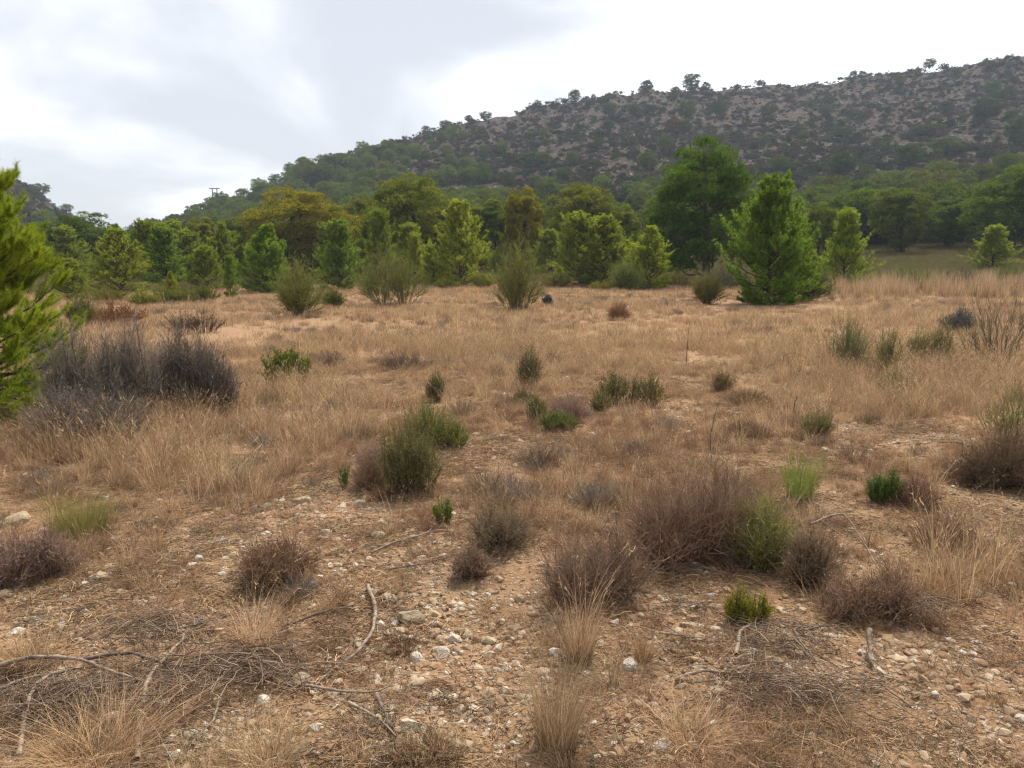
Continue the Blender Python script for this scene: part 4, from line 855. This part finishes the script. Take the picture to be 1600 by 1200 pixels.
# reddish brown bushes in front
RD = dict(nst=190, ns=14, tw=.30, leaves=4200, ll=.014, lw=.0045, thick=.0024, twthick=.0014, flop=.55, tops=.3, root=.20, upt=.3, spread=.85)
for (px, by, lb, col, lab, sd, k) in [
 (925, 945, [(-30, 118, 110, 0), (40, 125, 110, .1)], (1, .95, .95), 'purplish brown wiry bush, front left one of the large pair', 61, {}),
 (1090, 880, [(-50, 150, 130, 0), (30, 158, 140, .1), (80, 120, 90, 0)], (1, .9, .88), 'largest reddish brown wiry bush right of the middle', 62, dict(nst=420)),
 (1190, 890, [(0, 128, 70, 0), (-26, 90, 60, .1), (24, 96, 50, .05)], (1, 1.2, .75), 'olive tinged wiry bush at the right end of the largest one', 63, dict(leaves=7000, nst=200, ll=.02, flop=.6)),
 (775, 856, [(0, 78, 100, 0), (20, 60, 90, 0)], (.9, .95, .85), 'rounded reddish bush between the pale seedling and the large pair', 64, {}),
 (738, 900, [(0, 50, 62, 0)], (1, .95, .95), 'small reddish wiry bush below the rounded reddish one', 65, dict(nst=150, leaves=3000)),
 (1360, 965, [(-40, 80, 100, 0), (30, 90, 100, 0)], (1, .9, .85), 'tangled reddish bush with pale straws at the right foreground', 66, {}),
 (1265, 915, [(0, 90, 90, 0)], (.85, .85, .8), 'dark tangled bush joining the large reddish bushes at their right', 67, {}),
 (1480, 855, [(0, 52, 90, 0)], (1.1, .95, .95), 'low reddish grey scrub bush in front of the right edge thicket', 68, dict(nst=250)),
 (1430, 790, [(0, 46, 66, 0)], (1.05, .85, .85), 'rusty low bush right of the compact green cushion', 69, dict(nst=220)),
 (1570, 760, [(0, 84, 140, 0), (-50, 50, 80, 0)], (.62, .6, .55), 'dark brown thicket cut by the right edge', 70, dict(nst=500, leaves=14000)),
 (35, 912, [(-20, 96, 110, 0), (30, 80, 80, .1)], (1, .95, 1.05), 'grey purple bush cut by the left edge in the foreground', 71, {}),
 (430, 905, [(0, 62, 120, 0)], (.85, .72, .65), 'brown dry tuft bush among the foreground stones', 72, dict(nst=260)),
 (622, 577, [(0, 30, 70, 0), (34, 22, 50, 0)], (.8, .75, .8), 'low purple brown bush in the grass behind the yellow green bush', 73, dict(lw=.006, twthick=.0016)),
 (515, 572, [(0, 24, 70, 0)], (.9, .85, .9), 'low grey bush just right of the round yellow green bush', 74, dict(lw=.006, twthick=.0016)),
 (968, 500, [(0, 26, 34, 0)], (1, .8, .6), 'rusty tuft in the far part of the field', 75, dict(lw=.012, twthick=.003)),
 (665, 735, [(-80, 44, 60, 0)], (1.3, 1.25, 1.35), 'pale grey low bush left of the green rosemary', 76, dict(nst=150)),
 (580, 765, [(0, 50, 54, 0)], (.95, .85, .8), 'brown wiry bush touching the nearest olive rosemary', 77, dict(nst=150)),
 (890, 655, [(0, 40, 60, 0)], (1.2, 1.1, 1.2), 'low grey mauve bush left of the wide thicket', 78, dict(nst=150, twthick=.0012)),
 (1165, 684, [(0, 26, 70, 0)], (.8, .7, .65), 'flat dark brown scrub behind the largest reddish bush', 79, dict(nst=180, twthick=.0012)),
 (1150, 630, [(20, 22, 90, 0)], (.9, .8, .7), 'flat brown scrub below the faded green tuft', 80, dict(nst=180, twthick=.0012)),
 (600, 1195, [(60, 36, 150, 0)], (1.05, .95, .8), 'dry brown cushion at the bottom edge among stones', 81, dict(nst=200, leaves=0)),
 ]:
    shrub('wiry_bush', px, by, lb, ('redtwig', 'redtwig') if sd not in (63,) else ('redtwig', 'broom'), lab, 'bush', 'dry wiry bushes', sd, col=col, **dict(RD, **k))
# ------------------------------------------------------------------ marked grass clumps
def clump(px, by, hpx, wpx, mt, n, w, lab, seed, lean=.35, curl=.3, heads=30, name='grass_clump', col=(1, 1, 1), wind=.05):
    x, y, z = ground(px, by); s = y / F; g = Geo(); grass(g, seed, n, hpx * s, .1, lean, w, wpx * s * .30, curl, k=6, heads=heads, wind=wind)
    o = g.build(name, M[mt]); o.location = (x, y, z); o.color = tuple(col) + (1,); tag(o, lab, 'grass tuft')
clump(130, 835, 85, 110, 'greengrass', 900, .0022, 'green centred grass clump left of the foreground stones', 1)
clump(1248, 780, 90, 60, 'greengrass', 500, .0026, 'fresh green grass clump behind the right end of the large bushes', 2, .25, .15, col=(.85, 1.15, .8))
clump(400, 1010, 90, 80, 'straw', 320, .0022, 'straw tuft with dark base above the brush pile', 3, .35, .5)
clump(905, 1030, 120, 70, 'straw', 420, .0020, 'tall straw tuft in front of the purplish wiry bush', 4, .15, .2)
clump(870, 1170, 190, 110, 'straw', 700, .0018, 'tallest foreground straw tuft right of the stony patch', 5, .18, .3)
clump(1005, 1030, 55, 44, 'brown', 260, .002, 'small upright brown tuft right of the tall straw', 6, .25, .3)
clump(520, 1010, 50, 60, 'brown', 240, .002, 'dark brown tuft beside the curved branch', 61, .5, .6, col=(.7, .7, .7))
clump(630, 1015, 44, 70, 'brown', 260, .002, 'dark brown tuft just right of the curved branch', 62, .6, .6, col=(.7, .7, .7))
clump(420, 1195, 90, 140, 'straw', 500, .0018, 'loose straw tuft at the bottom edge beside the brush pile', 7, .5, .6)
clump(150, 1190, 110, 220, 'brown', 900, .0018, 'matted brown grass under the brush pile', 8, .7, .8, heads=0)
clump(260, 1120, 60, 160, 'brown', 800, .0018, 'matted brown grass between the brush pile branches', 9, .9, .9, heads=0)
clump(1270, 1110, 44, 170, 'brown', 900, .0018, 'flattened dead grass mat right of the fallen sticks', 10, 1.2, .9, heads=0, col=(.8, .85, .9))
clump(1080, 1160, 75, 120, 'straw', 420, .0018, 'spreading straw tuft below the fallen sticks', 11, .6, .6)
clump(250, 965, 40, 60, 'brown', 260, .002, 'short brown tuft on the stony patch at the left', 12, .6, .6)
clump(50, 1040, 70, 110, 'brown', 420, .002, 'brown tuft cut by the left edge above the brush pile', 13, .5, .5)
clump(1345, 560, 70, 24, 'orange', 120, .004, 'upright straw stems between the trio bushes', 14, .1, .1)
clump(690, 1180, 50, 100, 'straw', 300, .0018, 'short straw tuft on the stones at the bottom edge', 15, .6, .7)
# ------------------------------------------------------------------ dead wood
def stick(px_pts, r0, lab, mt='stick', seed=0, name='fallen_branch', twigs=6, lift=.02, cat='branch', standing=None):
    """px_pts: where the branch lies on the ground (px, py[, lift m])"""
    rng = np.random.default_rng(seed); pts = []
    for p in px_pts:
        x, y, z = ground(p[0], p[1]); pts.append((x, y, z + (p[2] if len(p) > 2 else lift)))
    pts = np.array(pts); base = pts[0].copy(); pts -= base
    # smooth resample
    t = np.linspace(0, len(pts) - 1, max(14, len(pts) * 5)); P = np.stack([np.interp(t, np.arange(len(pts)), pts[:, i]) for i in range(3)], -1)
    for _ in range(3): P[1:-1] = (P[:-2] + 2 * P[1:-1] + P[2:]) / 4
    Ltot = np.linalg.norm(np.diff(P, axis=0), axis=1).sum()
    P[1:] += np.cumsum(rng.normal(size=(len(P) - 1, 3)) * .0022, 0) * np.array([1, 1, .4])
    g = Geo(); s = np.linspace(0, 1, len(P)); g.tubes(P[None], (r0 * 1.25 * (1 - .6 * s) * rng.uniform(.85, 1.2, len(P)))[None], .5, 7)
    for k in range(twigs):
        i = rng.integers(2, len(P) - 1); d = nrm(P[i] - P[i - 1] + rng.normal(size=3) * .7 * np.array([1, 1, .35])); ln = rng.uniform(.06, .22) * min(1, Ltot)
        q = P[i] + d * np.linspace(0, ln, 5)[:, None] + rng.normal(size=(5, 3)) * .003; q[0] = P[i]; g.tubes(q[None], (r0 * .38 * np.linspace(1, .25, 5))[None], .5, 5)
    o = g.build(name, M[mt]); o.location = base; tag(o, lab, cat); return o
stick([(30, 1190, .02), (45, 1110, .05), (80, 1075, .06), (135, 1060, .05)], .0075, 'pale curved branch bending down at the bottom left corner', seed=1)
stick([(-5, 1062, .06), (60, 1052, .07), (130, 1056, .07), (190, 1075, .05), (250, 1085, .03)], .008, 'long pale branch lying across the brush pile from the left edge', seed=2)
stick([(215, 1195, .02), (218, 1130, .04), (228, 1085, .06), (262, 1045, .05), (290, 1015, .04), (292, 1003, .04)], .008, 'tall curved pale branch in the middle of the brush pile', seed=3)
stick([(0, 1090, .03), (50, 1075, .05), (105, 1062, .04)], .007, 'short pale branch under the long one at the left edge', seed=4)
stick([(110, 1088, .03), (160, 1105, .05), (220, 1120, .03)], .007, 'knotty branch end between the curved branches of the pile', seed=5)
stick([(130, 1040, .03), (200, 1038, .05), (255, 1055, .04), (330, 1058, .02)], .007, 'dark thin branch along the back of the brush pile', 'darkstick', 6)
stick([(265, 1065, .03), (330, 1058, .04), (420, 1068, .02), (500, 1080, .02)], .005, 'straight dark twig right of the brush pile', 'darkstick', 7)
stick([(330, 1085, .02), (345, 1105, .04), (340, 1130, .03), (300, 1170, .02)], .005, 'thin hooked branch below the brush pile', seed=8)
stick([(440, 985, .02), (500, 968, .03), (555, 952, .02)], .006, 'dark straight branch left of the curved one near the middle', 'darkstick', 9)
stick([(575, 920, .02), (590, 965, .04), (585, 1005, .05), (560, 1030, .04), (520, 1050, .03), (488, 1078, .02)], .008, 'long s shaped branch left of the stony patch', seed=10)
stick([(478, 1078, .02), (540, 1095, .03), (600, 1092, .03), (617, 1080, .04)], .005, 'thin pale twig crossing below the s shaped branch', seed=11)
stick([(588, 1098, .03), (600, 1125, .03), (618, 1160, .02)], .006, 'short dark branch pointing to the bottom on the stones', 'darkstick', 12)
stick([(545, 1105, .02), (580, 1130, .03), (610, 1158, .02)], .005, 'second short branch beside the dark one on the stones', seed=13)
stick([(580, 868, .02), (620, 855, .03), (672, 840, .02), (690, 812, .03)], .005, 'long thin pale stick below the pale seedling', seed=14)
stick([(600, 893, .01), (660, 888, .02), (715, 868, .01)], .004, 'thin dark stick on the gravel below the pale stick', 'darkstick', 15)
stick([(1150, 1030, .02), (1156, 1003, .04), (1172, 985, .03)], .008, 'short thick bone white stick under the yellow green seedling', seed=16, twigs=1)
stick([(1135, 1038, .02), (1165, 1035, .03), (1188, 1020, .02)], .006, 'small white stick touching the bone white one', seed=17, twigs=2)
stick([(1055, 1068, .02), (1100, 1060, .03), (1130, 1066, .03), (1140, 1048, .05)], .005, 'curling pale twig left of the flattened grass mat', seed=18)
stick([(1130, 1060, .02), (1170, 1050, .03), (1200, 1035, .02)], .006, 'pale stick pointing at the flattened grass mat', seed=19)
stick([(1240, 995, .03), (1250, 1012, .03), (1290, 1055, .02)], .006, 'forked grey stick on the bare orange soil', seed=20)
stick([(1245, 992, .02), (1300, 988, .03)], .005, 'dark stick lying flat on the bare orange soil', 'darkstick', 21)
stick([(1356, 1015, .09), (1360, 1035, .04), (1368, 1052, .0)], .008, 'short grey stump stick poking up from the soil', seed=22, twigs=0)
stick([(1030, 995, .02), (1065, 1003, .03), (1097, 1012, .02)], .005, 'thin stick left of the bone white one', seed=23)
stick([(1262, 890, .25), (1290, 885, .28), (1312, 880, .28), (1350, 905, .15), (1400, 945, .05)], .005, 'pale forked dead branch lying across the tangled bush', seed=24, twigs=9)
stick([(1430, 545, .12), (1480, 548, .25), (1520, 562, .30), (1570, 575, .1)], .008, 'long dead branch arching in front of the rightmost green bush', seed=25, twigs=8)
stick([(1465, 694, .02), (1500, 700, .05), (1540, 715, .03)], .006, 'dark dead stick right of the stony patch near the right edge', 'darkstick', 26)
stick([(1222, 572, .02), (1225, 572, .16), (1240, 570, .20), (1260, 572, .12)], .007, 'dark arching dead twig standing in the grass', 'darkstick', 27, name='dead_stem', twigs=4)
stick([(1243, 650, .0), (1240, 650, .12), (1246, 650, .22)], .008, 'gnarled dark dead twig left of the red stemmed bush', 'darkstick', 28, name='dead_stem', twigs=5)
stick([(1112, 745, 0), (1108, 745, .3), (1112, 745, .45), (1122, 745, .58)], .004, 'thin wavy bare stem rising behind the largest reddish bush', 'darkstick', 29, name='dead_stem', twigs=2)
stick([(1071, 580, 0), (1072, 580, .35), (1074, 580, .62)], .006, 'thin bare sapling with a small twiggy head in mid field', 'darkstick', 30, name='dead_stem', twigs=14)
stick([(1290, 742, .02), (1240, 742, .02)], .004, 'thin straight stick near the fresh green grass clump', 'darkstick', 31) if 0 else None
def brush(px, py, n, rad, lab, seed, mt='thatch', ln=.30):
    x, y, z = ground(px, py); rng = np.random.default_rng(seed); a = rng.uniform(0, 6.28, n) * .5 + rng.normal(size=n) * .9; L_ = rng.uniform(.3, 1, n) * ln
    c = rng.normal(size=(n, 2)) * rad * np.array([.75, .32]); s = np.linspace(-.5, .5, 7); P = np.zeros((n, 7, 3)); bend = rng.normal(size=n) * .7
    P[..., 0] = c[:, :1] + np.cos(a)[:, None] * L_[:, None] * s; P[..., 1] = c[:, 1:] + np.sin(a)[:, None] * L_[:, None] * s * .8 + (bend * L_)[:, None] * s ** 2
    P[..., 2] = rng.uniform(.0, .09, (n, 1)) * np.exp(-(P[..., 0] ** 2) / (rad * 2) ** 2) + .01 + rng.normal(size=(n, 7)) * .004
    g = Geo(); g.tubes(P, rng.uniform(.0006, .0024, (n, 1)) * np.linspace(1.2, .5, 7)[None], rng.random(n), 3); o = g.build('brush_pile', M[mt]); o.location = (x, y, z); tag(o, lab, 'brush pile')
M['thatch'] = leafmat('dead_twigs', (.07, .045, .032), (.30, .225, .165), 0)
brush(110, 1110, 520, .30, 'heap of dead twigs under the curved branches at the bottom left', 1)
brush(370, 1060, 420, .30, 'flat heap of thin dead twigs right of the tall curved branch', 2)
brush(1230, 1090, 200, .2, 'flat heap of grey dead twigs on the flattened grass mat', 3)
brush(250, 990, 160, .2, 'thin scatter of grey twigs behind the brush pile', 4)
brush(1210, 1010, 120, .14, 'small tangle of dark twigs around the forked grey stick', 5)
brush(1400, 960, 200, .2, 'dead twigs at the foot of the tangled reddish bush', 6)
# ------------------------------------------------------------------ rocks
ROCKS = [
 (710, 1000, 36, 1.0, 'pale angular rock, biggest on the stony patch below the middle'), (718, 1020, 17, 1.1, 'small bright white stone touching the biggest pale rock'), (690, 1024, 34, .9, 'flat cream stone in front of the biggest pale rock'),
 (962, 975, 26, .95, 'upright split pale rock in front of the purplish bush'), (470, 1068, 46, .75, 'rough ochre rock half buried right of the brush pile'), (22, 815, 44, .8, 'smooth tan rock at the left edge beside the grey purple bush'),
 (640, 970, 60, .6, 'wide brown rock sunk in the soil above the stony patch'), (312, 972, 26, 1.1, 'white rounded stone behind the brush pile'), (590, 838, 26, 1.05, 'pale stone below the nearest olive rosemary'), (596, 818, 20, 1.15, 'white flat stone just behind another pale stone under the olive rosemary'),
 (520, 864, 26, .8, 'orange brown stone left of the thin pale stick'), (470, 786, 40, .8, 'low ochre slab among grass left of the olive rosemary'), (155, 905, 36, .85, 'long cream stone beside the grey purple bush'), (100, 872, 22, 1.0, 'pale stone right of the grey purple bush'), (101, 861, 18, .8, 'brownish stone just behind the pale one right of the grey purple bush'),
 (1238, 1060, 26, .8, 'rounded orange stone above the flattened grass mat'), (1533, 1086, 26, .85, 'oval tan stone on bare soil near the right edge'), (1035, 940, 22, 1.1, 'cream stone on the gravel left of the yellow green seedling'), (1055, 938, 20, .85, 'tan stone next to the cream one left of the yellow green seedling'),
 (1075, 978, 24, .8, 'flat tan stone on the gravel below the cream pair'), (1012, 918, 30, .7, 'mossy brown flat rock at the foot of the large bushes'), (300, 1150, 36, 1.0, 'white angular rock at the bottom left of the stones'), (270, 1122, 26, .95, 'pale rock between the hooked branch and the tall curved one'), (325, 1155, 26, .85, 'tan rock right of the white angular rock'),
 (925, 1022, 16, 1.1, 'small white stone at the base of the tall straw tufts'), (936, 1186, 26, 1.15, 'bright white flat stone near the bottom middle'), (1268, 1150, 22, 1.1, 'small white stone at the bottom right of the grass mat'), (640, 1136, 34, 1.0, 'pale pointed rock near the bottom of the stony patch'), (740, 1108, 24, 1.15, 'white stone near the centre of the stony patch'),
 (680, 1090, 34, .85, 'rough grey cream rock on the stony patch'), (576, 1020, 24, .8, 'orange tinted rock right of the s shaped branch'), (765, 1005, 30, .85, 'tan rock right of the biggest pale rock'), (1260, 690, 14, 1.0, 'small pale stone under the red stemmed bush'), (1310, 995, 14, 1.2, 'tiny bright white stone on the bare orange soil'),
 (1540, 905, 16, 1.1, 'small pale stone near the right edge below the thicket'), (300, 885, 26, 1.1, 'white flat stone left of the brown dry tuft bush'), (312, 876, 22, .95, 'grey stone behind the white flat one'), (270, 882, 22, .75, 'orange stone left of the white flat one'),
 (560, 790, 22, 1.0, 'pale stone right of the low ochre slab'), (415, 792, 20, 1.1, 'white stone left of the low ochre slab'), (1093, 1002, 18, .9, 'tan stone below the yellow green seedling'), (612, 1108, 26, .8, 'ochre rock beside the thin pale twig'), (200, 1090, 22, .8, 'ochre stone inside the brush pile'), (845, 1150, 20, .95, 'cream stone left of the tallest straw tuft')]
for i, (px, by, wpx, br, lab) in enumerate(ROCKS):
    x, y, z = ground(px, by); s = wpx / F * y / 2 * 1.02
    me = stone_mesh('rock', 900 + i, M['rock'], .62, 3, 11); o = bpy.data.objects.new('rock', me); C.objects.link(o)
    o.location = (x, y, z + s * .14); o.scale = (s, s, s); o.rotation_euler = (random.Random(i).uniform(-.15, .15), random.Random(i + 50).uniform(-.15, .15), random.Random(i + 90).uniform(-.6, .6))
    o.color = (.58 * br, .47 * br if br < .9 else .52 * br, .32 * br if br < .9 else .42 * br, 1); tag(o, lab, 'rock')
# ------------------------------------------------------------------ pylon on the spur
def pylon():
    d = float(ridgeY(340)) + 3; x, y, z = at(338, d); o = empty('power_pylon', (x, y, z - 1)); m, t = mat('grey_steel'); out = N(t, 'ShaderNodeOutputMaterial'); p = N(t, 'ShaderNodeBsdfPrincipled', i_Roughness=.6); p.inputs['Base Color'].default_value = (.16, .16, .17, 1); L(t, p.outputs[0], out.inputs[0])
    H = ztop(y, 294) - z + 1; s = d / F
    for dx in (-3.5, 3.5):
        g = Geo(); g.tubes(np.array([[[dx * s, 0, 0], [dx * s, 0, H * .5], [dx * s, 0, H]]]), np.array([[.17, .16, .15]]), .5, 8); g.build('pole', m, o)
    g = Geo(); g.tubes(np.array([[[-8 * s, 0, H - .1], [0, 0, H - .1], [8 * s, 0, H - .1]]]), np.array([[.15, .15, .15]]), .5, 6); g.build('crossarm', m, o)
    tag(o, 'two legged power pylon with a crossarm on the wooded spur', 'pylon')
pylon()
# ------------------------------------------------------------------ haze
def haze():
    import bmesh
    bm = bmesh.new(); bmesh.ops.create_cube(bm, size=1); me = bpy.data.meshes.new('haze'); bm.to_mesh(me); bm.free()
    o = bpy.data.objects.new('haze', me); C.objects.link(o); lo, hi = -120, 175
    o.location = (0, 0, (lo + hi) / 2); o.scale = (1300, 1300, hi - lo)
    m, t = mat('air_haze'); out = N(t, 'ShaderNodeOutputMaterial'); v = N(t, 'ShaderNodeVolumePrincipled'); v.inputs['Density'].default_value = HAZE; v.inputs['Color'].default_value = (.72, .82, 1, 1)
    L(t, v.outputs[0], out.inputs['Volume']); me.materials.append(m); tag(o, 'thin blue haze in the air', kind='stuff')
HAZE = .0004
haze()
for o in YP + OP + HP:
    if o.name not in used:
        for ch in list(o.children): bpy.data.objects.remove(ch)
        bpy.data.objects.remove(o)
